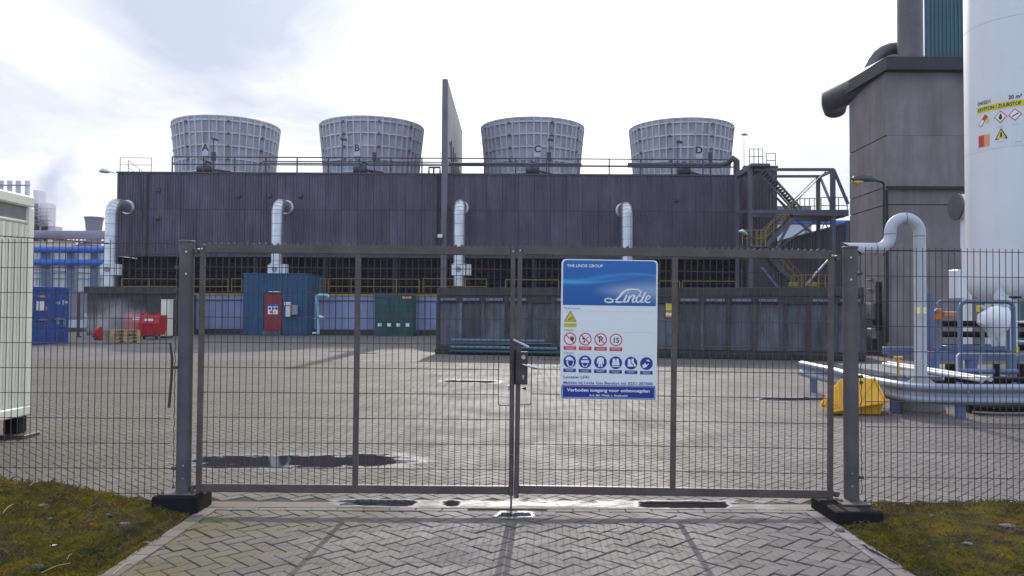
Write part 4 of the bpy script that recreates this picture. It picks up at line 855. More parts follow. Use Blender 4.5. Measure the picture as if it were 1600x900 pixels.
# fan motors and lamps on the roof
for px, lb in ((318, 'A'), (563, 'B'), (833, 'C'), (1070, 'D')):
    y = YM+1.6; x = X_(px, y); z = zr; t = thing('fan_drive', 'dark fan drive motor on the roof at the foot of stack '+lb, 'motor', (x, y, z), group='fan drive motors on the roof')
    W(t).tube([(x-.5, y, z+.45), (x+.35, y, z+.45)], .26, 12).build('motor', mt['darkst'], t, smooth=True)
    W(t).box(x-.6, x+.6, y-.3, y+.3, z, z+.18).build('base_frame', mt['darkst'], t)
    W(t).tube([(x+.35, y, z+.45), (x+1.2, y+1.2, z+.5)], .08, 8).build('drive_shaft', mt['darkst'], t, smooth=True)
    W(t).tube([(x-.1, y, z+.7), (x+.1, y, z+.95), (x+.4, y, z+.85)], .07, 8).build('valve_pipe', mt['darkst'], t, smooth=True)
    W(t).obox((x+.05, y-.1, z+.98), (.5, .35, .06), Matrix.Rotation(R(15), 3, 'Y')).build('cover', mt['darkst'], t)
for px, top, lb in ((330, 217, 'A'), (532, 217, 'B'), (857, 218, 'C'), (1059, 221, 'D')):
    y = YM+.5; x = X_(px, y); zt = Z_(px, top, y); t = thing('roof_lamp', 'small floodlight on a pole in front of stack '+lb, 'lamp', (x, y, zr), group='roof lamps in front of the fan stacks')
    W(t).tube([(x, y, zr), (x, y, zt)], .035, 6).build('pole', mt['darkst'], t, smooth=True)
    W(t).prism([(x-.1, y-.12, zt-.05), (x+.28, y-.12, zt-.12), (x+.3, y-.12, zt-.02), (x-.05, y-.12, zt+.09)], (0, .24, 0)).build('lamp_head', mt['darkst'], t)
for px, lb in ((331, 'A'), (583, 'B'), (857, 'C'), (1110, 'D')):
    y = YM+.7; x = X_(px, y); zt = Z_(px, 238, y); t = thing('junction_box', 'dark switch box on a post by the roof railing, stack '+lb, 'switch box', (x, y, zr), group='switch boxes on the roof')
    W(t).tube([(x, y, zr), (x, y, zt-.5)], .04, 6).build('post', mt['darkst'], t); W(t).box(x-.13, x+.13, y-.1, y+.1, zt-.52, zt, .01).build('box', mt['darkst'], t)
# pair of small roof vents next to the fin
t = thing('roof_vent', 'square dark pipe frame standing on the roof left of the fin', 'vent', (X_(673, YM), YM+.3, zr)); a = X_(668, YM); b = X_(678, YM)
W(t).tube([(a, YM+.3, zr), (a, YM+.3, zr+.42), (b+.3, YM+.3, zr+.42), (b+.3, YM+.3, zr)], .07, 6).build('frame', mt['darkst'], t); W(t).tube([(b-.1, YM+.3, zr), (b-.1, YM+.3, zr+.42)], .06, 6).build('strut', mt['darkst'], t)

# concrete fin
fx0, fx1 = X_(688.3, YM-.7), X_(697.3, YM-.7); fz = Z_(693, 123, YM-.7); Y2 = 64
t = thing('concrete_fin', 'tall thin concrete wall rising above the roof between stacks B and C', 'wall', ((fx0+fx1)/2, YM-.7, 0))
W(t).box(fx0, fx1, YM-.7, YM-.1, 0, fz, .02).build('front_pier', mt['concfin'], t)
yo = YM-.099
# slab with a door-like opening: left as four slabs
zo0, zo1 = Z_(701, 270, 51), Z_(701, 219, 51)
for nm, a, b, c, d in (('slab', yo, 51.1, zr-.5, fz), ('slab', 51.1, 52.2, zo1, fz), ('slab', 52.2, Y2, zr-.5, fz)):
    W(t).box(fx0+.08, fx1-.01, a+.001, b, c, d).build(nm, mt['conclight'], t)
for i in range(6):
    y = 52.4+i*1.7; W(t).box(fx1-.01, fx1+.05, y, y+.12, zr-.4, zr+2.6-.1*i).build('steel_upright', mt['darkst'], t)
t = thing('wall_lamp', 'small lamp on the fin above the gate top rail', 'lamp', (X_(687, YM), YM-.9, 6)); x = X_(687, YM-.9); z = Z_(687, 369, YM-.9)
W(t).box(x-.16, x+.16, YM-1.0, YM-.705, z-.12, z+.12, .03).build('lamp_head', mt['duct'], t); W(t).tube([(x+.05, YM-.75, z-.12), (x+.1, YM-.75, z-.6)], .05, 6).build('arm', mt['darkst'], t)
# lamp at left roof corner
t = thing('roof_lamp', 'street lamp head on an arm reaching left of the roof corner', 'lamp', (mx0, YM, mz1)); 
W(t).tube([at(180, 271, YM), at(172, 268, YM)], .035, 6).build('arm', mt['duct'], t); W(t).tube([at(172, 269, YM), at(168, 268, YM), at(160, 266.5, YM), at(155, 267.5, YM)], [.05, .13, .16, .06], 8).build('lamp_head', mt['duct'], t, smooth=True)

# silver ducts
def duct(pxv, pytop, pybot, label, box=True):
    yv = 48.0; x = X_(pxv, yv); r = .36; zt = Z_(pxv, pytop, yv)-r; zb = Z_(pxv, pybot, yv)
    t = thing('air_duct', label, 'duct', (x, yv, zb), group='silver ducts on the cooling building front')
    rb = .72; pts = [(x, yv, zb), (x, yv, zt-rb)] + arc((x, yv+rb, zt-rb), rb, PI, PI/2, 8, (0, 1, 0), (0, 0, 1))[1:] + [(x, YM-.05, zt)]
    W(t).tube(pts, r, 20).build('duct_pipe', mt['duct'], t, smooth=True)
    z = zb+.75
    while z < zt-rb: W(t).lathe([(r+.002, z), (r+.012, z+.005), (r+.012, z+.025), (r+.002, z+.03)], (x, yv, 0), 20, False).build('seam', mt['seam'], t, smooth=True); z += .75
    A = arc((x, yv+rb, zt-rb), rb, PI, PI/2, 6, (0, 1, 0), (0, 0, 1))
    for i in range(0, 6):
        d = (A[min(i+1, 6)]-A[max(i-1, 0)]).normalized()*.012; W(t).tube([A[i]-d, A[i]+d], r+.012, 20, False).build('seam', mt['seam'], t, smooth=True)
    W(t).tube([(x, YM-.09, zt), (x, YM-.05, zt)], r+.09, 20).build('wall_flange', mt['duct'], t, smooth=True)
    zf = Z_(pxv, 412, yv); W(t).tube([(x, yv, zf), (x, yv, zf-.06)], r+.09, 20).build('flange', mt['duct'], t, smooth=True)
    if box:
        zb2 = Z_(pxv, 431, yv); v = W(t).box(x-.42, x+.42, yv-.44, yv+.3, zb2, zf-.09, .02).build('damper_box', mt['duct'], t)
        W(t).tube([(x+.0, yv-.445, (zb2+zf)/2), (x+.0, yv-.47, (zb2+zf)/2)], .17, 12).build('handwheel', mt['seam'], t, smooth=True)
        W(t).box(x+.48, x+.75, yv-.5, yv-.1, zb2+.02, zf-.06, .02).build('actuator', mt['whitebox'], t)
duct(172.5, 308, 447, 'leftmost silver duct, at the left end of the building')
duct(432, 308, 447, 'silver duct rising behind the blue cabin')
duct(717, 309, 447, 'silver duct just right of the concrete fin')
duct(979.5, 313, 452, 'rightmost silver duct, above the sign')

# ------------------------------------------------------------------ blue-grey basin wall with yellow rails
YB1 = 46.2
bx0, bx1 = X_(278, YB1), X_(700, YB1); bzt = Z_(480, 459, YB1)
t = thing('basin_wall', 'blue grey panelled basin wall with a yellow top edge', 'wall', (bx0, YB1, 0)); nb = 12
pm = MB().box(0.012, (bx1-bx0)/nb-.012, 0, .2, .32, bzt-.12, .015).mesh('wall_panel', mt['bluewall'])
for i in range(nb): put('wall_panel', pm, t, (i*(bx1-bx0)/nb, random.uniform(0, .02), 0))
W(t).box(bx0, bx1, YB1+.05, YB1+3.4, 0, bzt-.14).build('core', mt['wallbase'], t)
W(t).box(bx0-.05, bx1+.05, YB1-.09, YB1+.049, .0, .318).build('foot', mt['wallbase'], t)
W(t).box(bx0-.03, bx1, YB1-.04, YB1+.25, bzt-.118, bzt).build('top_edge', mt['yellow'], t)
W(t).box(bx0, bx1, YB1-.06, YB1-.001, bzt-.42, bzt-.36).build('cable_tray', mt['darkst'], t)
yr = YB1+.35
for px0, px1, lb in ((190, 276, 'left of the blue-grey basin wall'), (283, 356, 'between the left post and the blue cabin'), (362, 378, 'directly left of the blue cabin'), (500, 508, 'directly right of the blue cabin'), (513, 655, 'above the basin wall right of the cyan pipe'), (661, 760, 'in front of the duct beside the fin')):
    a, b = X_(px0, yr), X_(px1, yr); h0 = Z_(px0, 457, yr); h1 = Z_(px0, 435.5, yr)-h0
    railing('yellow_railing', 'thin yellow railing '+lb, [(a, yr, h0), (b, yr, h0)], h1, 'yellow', 1.35, .02, (.45,), group='yellow railings above the basins')
for px0, px1, lb in ((790, 873, 'left of the sign above the stained basin'), (1030, 1062, 'right of the sign above the stained basin'), (1066, 1150, 'left of the stair tower above the stained basin')):
    a, b = X_(px0, yr), X_(px1, yr); h0 = Z_(px0, 460, yr); h1 = Z_(px0, 437+(2 if px0 > 1000 else 0), yr)-h0
    railing('yellow_railing', 'thin yellow railing '+lb, [(a, yr, h0), (b, yr, h0)], h1, 'yellow', 2.4, .026, (), group='yellow railings above the basins')

# dark wall at left with the steam
p0, p1 = gnd(136, 530), gnd(278, 524.5); YL = 43.5
a, b = X_(136, YL), X_(277, YL); zt = Z_(200, 448, YL)
t = thing('dark_wall', 'dark sooty concrete wall behind the red dumpsters', 'wall', (a, YL, 0))
n_ = 6
for i in range(n_): W(t).box(a+(b-a)*i/n_+.01, a+(b-a)*(i+1)/n_-.01, YL, YL+.25, 0, zt-.36, .02).build('wall_panel', mt['basindark'] if i % 2 else mt['block2'] if 'block2' in mt else mt['basindark'], t)
W(t).box(a-.1, b+.05, YL-.12, YL+.35, zt-.355, zt, .01).build('top_beam', mt['basindark'], t)
W(t).box(a+.02, b-.02, YL+.26, YL+2.8, 0, zt-.4).build('core', mt['wallbase'], t)

# blue cabin with a red door
YCb = 45.0
cx0, cx1 = X_(380, YCb), X_(481.5, YCb); cz = Z_(430, 428.5, YCb); cD = 3.4
t = thing('equipment_cabin', 'blue corrugated equipment cabin with a dark red door', 'cabin', ((cx0+cx1)/2, YCb, 0))
W(t).box(cx0+.03, cx1-.03, YCb+.05, YCb+cD-.05, .0, cz-.05).build('core', mt['bluecab'], t)
def corr_wall(t, p0, p1, z0, z1, m, pitch=.22, dep=.05, name='corrugated_wall'):
    p0, p1 = Vector(p0), Vector(p1); Lg = (p1-p0).length; mb = corr(Lg, z0, z1, pitch, dep); d = (p1-p0).normalized(); nrm = Vector((d.y, -d.x, 0))
    o = W(t); o.add([p0 + d*x - nrm*(y) for x, y, z in mb.v], []) if False else None
    vs = [Vector((p0.x, p0.y, 0)) + d*x + nrm*(-y) + Vector((0, 0, z)) for x, y, z in mb.v]; o.add(vs, mb.f); return o.build(name, mt[m], t, fix=False)
dx0, dx1 = X_(413.5, YCb), X_(441, YCb); dz0, dz1 = Z_(427, 515.5, YCb), Z_(427, 459.5, YCb)
corr_wall(t, (cx0, YCb, 0), (dx0-.02, YCb, 0), .05, cz, 'bluecab', .3); corr_wall(t, (dx1+.02, YCb, 0), (cx1, YCb, 0), .05, cz, 'bluecab', .3); corr_wall(t, (dx0-.02, YCb, 0), (dx1+.02, YCb, 0), dz1+.03, cz, 'bluecab', .3)
corr_wall(t, (cx1, YCb, 0), (cx1, YCb+cD, 0), .05, cz, 'bluecab', .3); W(t).box(cx0-.03, cx1+.06, YCb-.07, YCb+cD, cz+.001, cz+.06, .01).build('roof', mt['bluecab'], t)
W(t).box(cx0-.02, cx1+.05, YCb-.065, YCb+cD, -.01, .05).build('base_frame', mt['wallbase'], t)
d = W(t).box(dx0, dx1, YCb-.05, YCb+.03, dz0, dz1, .01).build('door', mt['reddoor'], t)
W(t).box(dx0+.14, dx1-.14, YCb+.0, YCb-.001, 0, 0) if False else None
q = (dx0+dx1)/2; ys = YCb-.055
W(t).box(q-.28, q+.28, ys-.004, ys, Z_(427, 491, YCb), Z_(427, 475.5, YCb)).build('notice', mt['w'], d); W(t).box(q-.28, q+.28, ys-.008, ys-.0045, Z_(427, 478.8, YCb), Z_(427, 475.5, YCb)).build('notice_header', mt['bluepipe'], d)
mb = W(t)
for xx in (-.17, .02, .2):
    zc = Z_(427, 482, YCb); mb.add([(q+xx+.075*math.cos(2*PI*k/12), ys-.009, zc+.075*math.sin(2*PI*k/12)) for k in range(12)], [tuple(range(12))])
mb.build('notice_symbol', mt['pblue'], d); mb = W(t); zc = Z_(427, 487.5, YCb); mb.add([(q-.1+.08*math.cos(2*PI*k/12), ys-.009, zc+.08*math.sin(2*PI*k/12)) for k in range(12)], [tuple(range(12))]); mb.build('notice_symbol', mt['pred'], d)
mb = W(t); mb.flat([(q+.02, ys-.009, zc-.09), (q+.2, ys-.009, zc-.09), (q+.11, ys-.009, zc+.09)]); mb.build('notice_symbol', mt['pyel'], d)
W(t).tube([(dx1-.08, YCb-.06, dz0+1.05), (dx1-.08, YCb-.12, dz0+1.05), (dx1-.2, YCb-.12, dz0+1.05)], .018, 6).build('handle', mt['chrome'], d)
W(t).box(dx0, dx1, YCb-.3, YCb-.071, .01, dz0-.03, .01).build('door_step', mt['basin'], t)
W(t).box(q-.22, q+.42, YCb-.16, YCb-.06, dz1+.08, dz1+.16, .01).build('door_light', mt['whitebox'], t)
x0 = X_(447.5, YCb); W(t).box(x0, x0+.3, YCb-.25, YCb-.06, Z_(450, 495, YCb), Z_(450, 478, YCb), .02).build('socket_box', mt['whitebox'], t); W(t).box(x0-.05, x0+.3, YCb-.28, YCb-.06, Z_(450, 477.3, YCb), Z_(450, 472, YCb), .02).build('socket_cap', mt['whitebox'], t)
x1 = X_(456.5, YCb); W(t).box(x1, x1+.38, YCb-.3, YCb-.06, Z_(460, 492, YCb), Z_(460, 476.5, YCb), .03).build('air_conditioner', mt['conclight'], t)
W(t).box(cx1+.06, cx1+.12, YCb+2.1, YCb+3.0, .3, 2.3, .01).build('side_door', mt['reddoor'], t)
# cyan pipe
Yp = 44.6
t = thing('cyan_pipe', 'pale cyan standpipe bent over at the top, right of the cabin', 'pipe', tuple(gnd(496, 522)[:2])+(0,)); 
W(t).tube([at(497.5, 522, Yp), at(495, 466, Yp), at(496, 462, Yp), at(499, 461, Yp), at(510, 461.2, Yp), at(512.5, 462, Yp), at(513.5, 464.5, Yp)], .085, 10).build('bent_pipe', mt['cyan'], t, smooth=True)
W(t).tube([at(488, 520.5, Yp), at(496, 520, Yp)], .05, 8).build('foot_branch', mt['whitebox'], t, smooth=True); W(t).tube([at(499, 495.5, Yp), at(507, 496.5, Yp)], [.13, .05], 8).build('valve', mt['whitebox'], t, smooth=True); W(t).tube([at(490, 497.5, Yp), at(506, 497.5, Yp)], .03, 6).build('valve_lever', mt['whitebox'], t)
# green container
YGc = 44.9; gx0, gx1 = X_(586, YGc), X_(646, YGc); gz = Z_(615, 460, YGc)
t = thing('green_container', 'dark green shipping container with double doors', 'container', ((gx0+gx1)/2, YGc, 0))
W(t).box(gx0, gx1, YGc, YGc+6, .02, gz).build('body', mt['green'], t)
m_ = (gx0+gx1)/2
W(t).box(gx0, gx1, YGc-.06, YGc-.001, gz-.2, gz, .01).build('header', mt['green'], t); W(t).box(gx0, gx1, YGc-.06, YGc-.001, .0, .14, .01).build('sill', mt['green'], t)
for a, b in ((gx0+.05, m_-.01), (m_+.01, gx1-.05)):
    d = W(t).box(a, b, YGc-.04, YGc-.002, .15, gz-.21, .01).build('door', mt['green'], t)
    for k in range(5):
        z = .35+k*(gz-.7)/5; W(t).box(a+.07, b-.07, YGc-.06, YGc-.041, z, z+(gz-.7)/5*.62, .01).build('door_rib', mt['green'], d)
    for xx in (a+.25, b-.25):
        W(t).tube([(xx, YGc-.09, .1), (xx, YGc-.09, gz-.06)], .02, 6).build('lock_bar', mt['green'], d)
        W(t).box(xx-.1, xx+.1, YGc-.12, YGc-.111, Z_(615, 510, YGc), Z_(615, 505, YGc)).build('white_tag', mt['w'], d)
W(t).box(X_(629, YGc), X_(643, YGc), YGc-.071, YGc-.062, Z_(615, 466.5, YGc), Z_(615, 463.2, YGc)).build('warning_strip', mt['porange'], t)
corr_wall(t, (gx1+.002, YGc+.02, 0), (gx1+.002, YGc+5.9, 0), .1, gz-.05, 'green', .3, .03)

# stained basin in front of the building, right
A = gnd(684, 552.5); B = gnd(1350, 564.5); A.z = B.z = 0; dirb = (B-A).normalized(); nb_ = Vector((dirb.y, -dirb.x, 0)); Lb = (B-A).length
rb_ = math.atan2(dirb.y, dirb.x); zb_ = Z_(850, 449.5, A.y*.75+B.y*.25)
t = thing('stained_basin', 'long black-stained concrete basin wall behind the gate', 'wall', tuple(A), rb_)
def L_(): return MB()
npn = 17; pl = Lb/npn; pm = L_().box(.02, pl-.02, 0, .25, .26, zb_-.52, .02).mesh('wall_panel', mt['basin'])
for i in range(npn): put('wall_panel', pm, t, (i*pl, random.uniform(0, .05), 0))
L_().box(0, Lb, .1, 12, 0, zb_-.3).build('core', mt['basindark'], t); L_().box(-.02, Lb, -.10, .6, zb_-.29, zb_-.001, .02).build('coping', mt['basindark'], t)
L_().box(-.01, Lb, -.06, .095, zb_-.518, zb_-.291).build('frieze', mt['basindark'], t)
L_().box(-.05, Lb, -.22, -.02, 0, .20, .03).build('mossy_foot', mt['mossy'], t); L_().box(-.02, Lb, -.05, .099, .0, .255).build('plinth', mt['basindark'], t)
rr = random.Random(5)
for i in range(npn):
    if i % 5 in (4,): continue
    L_().box(i*pl+.12, i*pl+pl*.86, -.13, -.061, zb_-.46, zb_-.37, .01).build('ledge', mt['ledge'], t)
for i in range(npn+1): L_().box(i*pl-.06, i*pl+.06, -.05, -.001, .256, zb_-.519, .01).build('rib', mt['basin'] if i % 3 else mt['basindark'], t)
# notice on the basin
q = at(1043, 486, 26.6); tn = thing('small_notice', 'small yellow and orange notice on the stained basin wall', 'notice', tuple(q)); 
nn = MB().box(-.15, .15, -.01, 0, .02, .36).build('plate', mt['pyel'], tn); MB().box(-.15, .15, -.012, -.0101, .24, .36).build('plate_header', mt['w'], nn); MB().flat([(-.12, -.0135, .26), (-.02, -.0135, .26), (-.07, -.0135, .34)]).build('symbol', mt['pyel'], nn, fix=False); MB().lathe([(.001, 0), (.04, 0)], (0, 0, 0), 10, False).build('symbol', mt['pred'], nn).matrix_local = Matrix.Translation((.08, -.0135, .30)) @ Matrix.Rotation(PI/2, 4, 'X')
MB().box(-.15, .15, -.01, 0, -.2, -.01).build('lower_plate', mt['porange'], tn); MB().box(-.13, .13, -.013, -.0101, -.14, -.07).build('lower_text_strip', mt['w'], tn)
tn.location.y -= .35
for o_ in []: pass
# green beam bundle at foot
q = A + dirb*1.0 + nb_*.0; t = thing('pipe_bundle', 'low bundle of blue and green pipes along the foot of the basin', 'pipes', (A.x+dirb.x*.6, A.y+dirb.y*.6, 0), rb_)
for k, (z, m_) in enumerate(((.12, 'green'), (.26, 'bluepost'), (.40, 'green'), (.50, 'cyan'))): MB().tube([(0, -.42+.04*k, z), (3.9-.2*k, -.42+.04*k, z)], .055, 8).build('pipe', mt[m_] if m_ != 'cyan' else mt['bluepost'], t, smooth=True)
MB().box(1.2, 1.7, -.32, -.26, .50, .54).build('red_tag', mt['pred'], t)

# ------------------------------------------------------------------ left yard objects
# far side
YH = 82
t = thing('far_hall', 'pale distant hall behind the blue pipes', 'building', (X_(90, YH), YH, 0)); hx0, hx1 = X_(-60, YH), X_(168, YH)
W(t).box(hx0, hx1, YH, YH+20, 0, Z_(90, 392, YH)).build('body', mt['offwhite'], t)
for py in (417, 427, 436): W(t).box(hx0, hx1, YH-.08, YH-.001, Z_(90, py, YH), Z_(90, py-1.2, YH)).build('dark_band', mt['bluepost'], t)
for k in range(14): W(t).box(X_(48+k*9, YH), X_(48.5+k*9, YH), YH-.05, YH-.002, 0, Z_(90, 393, YH)).build('panel_joint', mt['fargrey'], t)
W(t).box(hx0, X_(118, YH), YH-.3, YH-.081, Z_(90, 392, YH), Z_(90, 378, YH)).build('beige_parapet', mt['beige'], t)
W(t).prism([(X_(98, YH), YH-.4, Z_(98, 391, YH)), (X_(168, YH), YH-.4, Z_(168, 391, YH)), (X_(168, YH), YH-.4, Z_(168, 386, YH)), (X_(132, YH), YH-.4, Z_(132, 379, YH))], (0, 6, 0)).build('low_roof', mt['fargrey'], t)
YP = 70
t = thing('blue_pipe_bridge', 'two thick blue pipes carried on steel blue columns', 'pipe bridge', (X_(105, YP), YP, 0))
for py in (390, 410): W(t).tube([(X_(-60, YP), YP, Z_(90, py, YP)), (X_(163, YP), YP, Z_(90, py, YP))], .30, 12).build('pipe', mt['bluepipe'], t, smooth=True)
for pa, pb in ((59, 74), (100, 112), (137, 147)):
    W(t).box(X_(pa, YP), X_(pb, YP), YP+.35, YP+.9, 0, Z_(90, 385, YP), .02).build('column', mt['bluepost'], t)
W(t).prism([(X_(50, YP), YP-.4, Z_(50, 420, YP)), (X_(163, YP), YP-.4, Z_(163, 428, YP)), (X_(163, YP), YP-.4, Z_(163, 430, YP)), (X_(50, YP), YP-.4, Z_(50, 422, YP))], (0, .1, 0)).build('cable_tray', mt['fargrey'], t)
YFd = 100
t = thing('flue_duct', 'thick grey flue duct crossing above the blue pipes', 'duct', (X_(100, YFd), YFd, 0)); W(t).tube([(X_(-60, YFd), YFd, Z_(90, 367, YFd)), (X_(172, YFd), YFd, Z_(90, 367, YFd))], .55, 12).build('duct_pipe', mt['fargrey'], t, smooth=True)
for px in (62, 96, 150): W(t).box(X_(px, YFd)-.2, X_(px, YFd)+.2, YFd-.1, YFd+.3, 0, Z_(90, 372, YFd)).build('support', mt['fargrey'], t)
for k in range(12): W(t).tube([(X_(84+k*6.5, YFd), YFd-.1, Z_(90, 381, YFd)), (X_(84+k*6.5, YFd), YFd-.1, Z_(90, 372.5, YFd))], .07, 5).build('hanger', mt['fargrey'], t)
W(t).tube([(X_(84, YFd), YFd-.1, Z_(90, 376.5, YFd)), (X_(162, YFd), YFd-.1, Z_(90, 377.5, YFd))], .13, 6).build('side_pipe', mt['fargrey'], t)
YK = 140; zc0, zc1 = Z_(145, 378, YK), Z_(145, 340.5, YK)
t = thing('small_cooling_tower', 'small dark waisted cooling tower beside the leftmost duct', 'cooling tower', (X_(145, YK), YK, 0)); rr0 = 11/F*YK
W(t).lathe([(rr0*1.05, 0), (rr0, zc0), (rr0*.97, zc0+(zc1-zc0)*.4), (rr0*1.1, zc0+(zc1-zc0)*.75), (rr0*1.28, zc1), (rr0*1.2, zc1), (rr0*.9, zc0)], (X_(145, YK), YK, 0), 28, False).build('shell', mt['fargrey'], t, smooth=True)
W(t).lathe([(rr0*1.29, zc1-.15), (rr0*1.33, zc1-.1), (rr0*1.33, zc1+.1), (rr0*1.2, zc1+.12)], (X_(145, YK), YK, 0), 28, False).build('rim', mt['fargrey'], t, smooth=True)
YS2 = 210
t = thing('stack_row', 'row of pale far chimney stacks tied by a walkway above the cream cabin', 'chimneys', (X_(26, YS2), YS2, 0)); 
for pa, pb in ((-20, -12), (-6, 2), (8, 15.5), (21.5, 29), (36, 43)):
    xa = X_((pa+pb)/2, YS2); r = (pb-pa)/2/F*YS2; z = Z_(26, 285, YS2); c = W(t).tube([(xa, YS2, 0), (xa, YS2, z)], r, 16).build('chimney', mt['farstack'], t, smooth=True); W(t).tube([(xa, YS2, z), (xa, YS2, z+.4)], r*1.08, 16).build('chimney_rim', mt['farstack'], c, smooth=True)
W(t).box(X_(-30, YS2), X_(48, YS2), YS2-1.2, YS2-1.0, Z_(26, 291.5, YS2), Z_(26, 289.5, YS2)).build('walkway', mt['fargrey'], t)
YT2 = 180
t = thing('process_tower', 'hazy far process tower with rows of platforms', 'tower', (X_(62, YT2), YT2, 0))
for pa, pb, py in ((49, 57, 297), (51, 60, 318), (62, 73, 317), (50, 84, 353)): W(t).box(X_(pa, YT2), X_(pb, YT2), YT2, YT2+3, 0, Z_(62, py, YT2)).build('shaft', mt['farstack'], t)
for k, (pb, py) in enumerate(((86, 326.5), (80, 332), (78, 338), (80, 345), (76, 350))): 
    pf = W(t).box(X_(49, YT2), X_(pb, YT2), YT2-1.5, YT2-.3, Z_(62, py+.6, YT2), Z_(62, py-.4, YT2)).build('platform', mt['fargrey'], t)
    for j in range(5): W(t).box(X_(52+j*6, YT2), X_(52.4+j*6, YT2), YT2-1.5, YT2-1.4, Z_(62, py-.5, YT2), Z_(62, py-3.5, YT2)).build('guard_post', mt['fargrey'], pf)
# left gap wall: pale hazy fence panel and posts
YW = 50
t = thing('yard_screen', 'pale low wall between the blue container and the dark wall', 'wall', (X_(120, YW), YW, 0)); W(t).box(X_(100, YW), X_(140, YW), YW, YW+.2, .25, Z_(120, 455, YW)).build('panel', mt['fargrey'], t); W(t).box(X_(100, YW), X_(136, YW), YW-.1, YW-.001, .26, Z_(120, 500, YW)).build('lower_panel', mt['offwhite'], t)
W(t).box(X_(100, YW), X_(140, YW), YW-.15, YW+.25, 0, .24).build('foot', mt['wallbase'], t); W(t).box(X_(136.5, YW), X_(146, YW), YW-.3, YW-.2, Z_(120, 510, YW), Z_(120, 489, YW)).build('green_panel', mt['cyan'], t)
for px, h, lb in ((124, 458, 'dark purple pole beside the blue container'), (149, 459, 'thin dark leaning pole in front of the dark wall')):
    t = thing('pole', lb, 'pole', (X_(px, 41), 41, 0)); W(t).tube([(X_(px, 41), 41, 0), (X_(px-(2 if px > 140 else 0), 41), 41, Z_(px, h, 41))], .06 if px < 140 else .045, 8).build('shaft', mt['strap'], t, smooth=True); W(t).lathe([(.14, 0), (.14, .05), (.07, .07)], (X_(px, 41), 41, 0), 8).build('foot', mt['wallbase'], t)
# blue container, doors on its right side
YB_ = 32.3; xC = X_(52, YB_)-.05; c0, c1 = Vector((xC, YB_, 0)), Vector((X_(108, YB_+2.45), YB_+2.45, 0)); 
d_ = (c1-c0).normalized(); t = thing('blue_container', 'blue shipping container with its double doors towards the yard', 'container', tuple(c0), math.atan2(d_.y, d_.x)); Lc = (c1-c0).length; hc = Z_(80, 448, 33.5)
# local x runs along the door face, local -y faces the yard
MB().box(0, Lc, .05, 6, .12, hc-.02).build('body', mt['bluecon'], t)
MB().box(0, .09, -.02, .049, 0, hc, .01).build('corner_post', mt['bluecon'], t); MB().box(Lc-.09, Lc, -.02, .049, 0, hc, .01).build('corner_post', mt['bluecon'], t)
MB().box(.091, Lc-.091, -.02, .049, hc-.16, hc-.001, .01).build('header', mt['bluecon'], t); MB().box(.091, Lc-.091, -.02, .049, .0, .17, .01).build('sill', mt['bluecon'], t); MB().box(.1, .4, -.03, -.021, 0, 0) if False else None
for k, (a, b) in enumerate(((.10, Lc/2-.01), (Lc/2+.01, Lc-.10))):
    d = MB().box(a, b, -.005, .045, .18, hc-.17, .01).build('door', mt['bluecon'], t)
    for j in range(5): z = .3+j*(hc-.6)/5; MB().box(a+.05, b-.05, -.03, -.0051, z, z+(hc-.6)/5*.78, .012).build('door_rib', mt['bluecon'], d)
    for xx in (a+.28, b-.28): MB().tube([(xx, -.06, .1), (xx, -.06, hc-.05)], .018, 6).build('lock_bar', mt['bluecon'], d)
    MB().box(a+.2, a+.75, -.1, -.031, 1.0, 1.06).build('lock_handle', mt['duct'], d)
MB().box(.35, .85, -.04, -.031, hc-.46, hc-.38).build('warning_strip', mt['porange'], t); MB().box(.25, .72, -.04, -.031, hc-1.0, hc-.62).build('white_label', mt['w'], t)
for x_, z_, w_, h_ in ((1.5, hc-.62, .28, .12), (1.95, hc-.55, .12, .2), (2.1, hc-.6, .2, .1), (1.55, hc-1.3, .2, .28), (2.05, hc-1.3, .12, .4)): MB().box(x_, x_+w_, -.04, -.031, z_-h_, z_).build('number_label', mt['pgrey'], t)
MB().flat([(.8, -.04, 1.5), (.9, -.04, 1.42), (1.0, -.04, 1.5), (.9, -.04, 1.6)]).build('hazard_label', mt['porange'], t, fix=False)
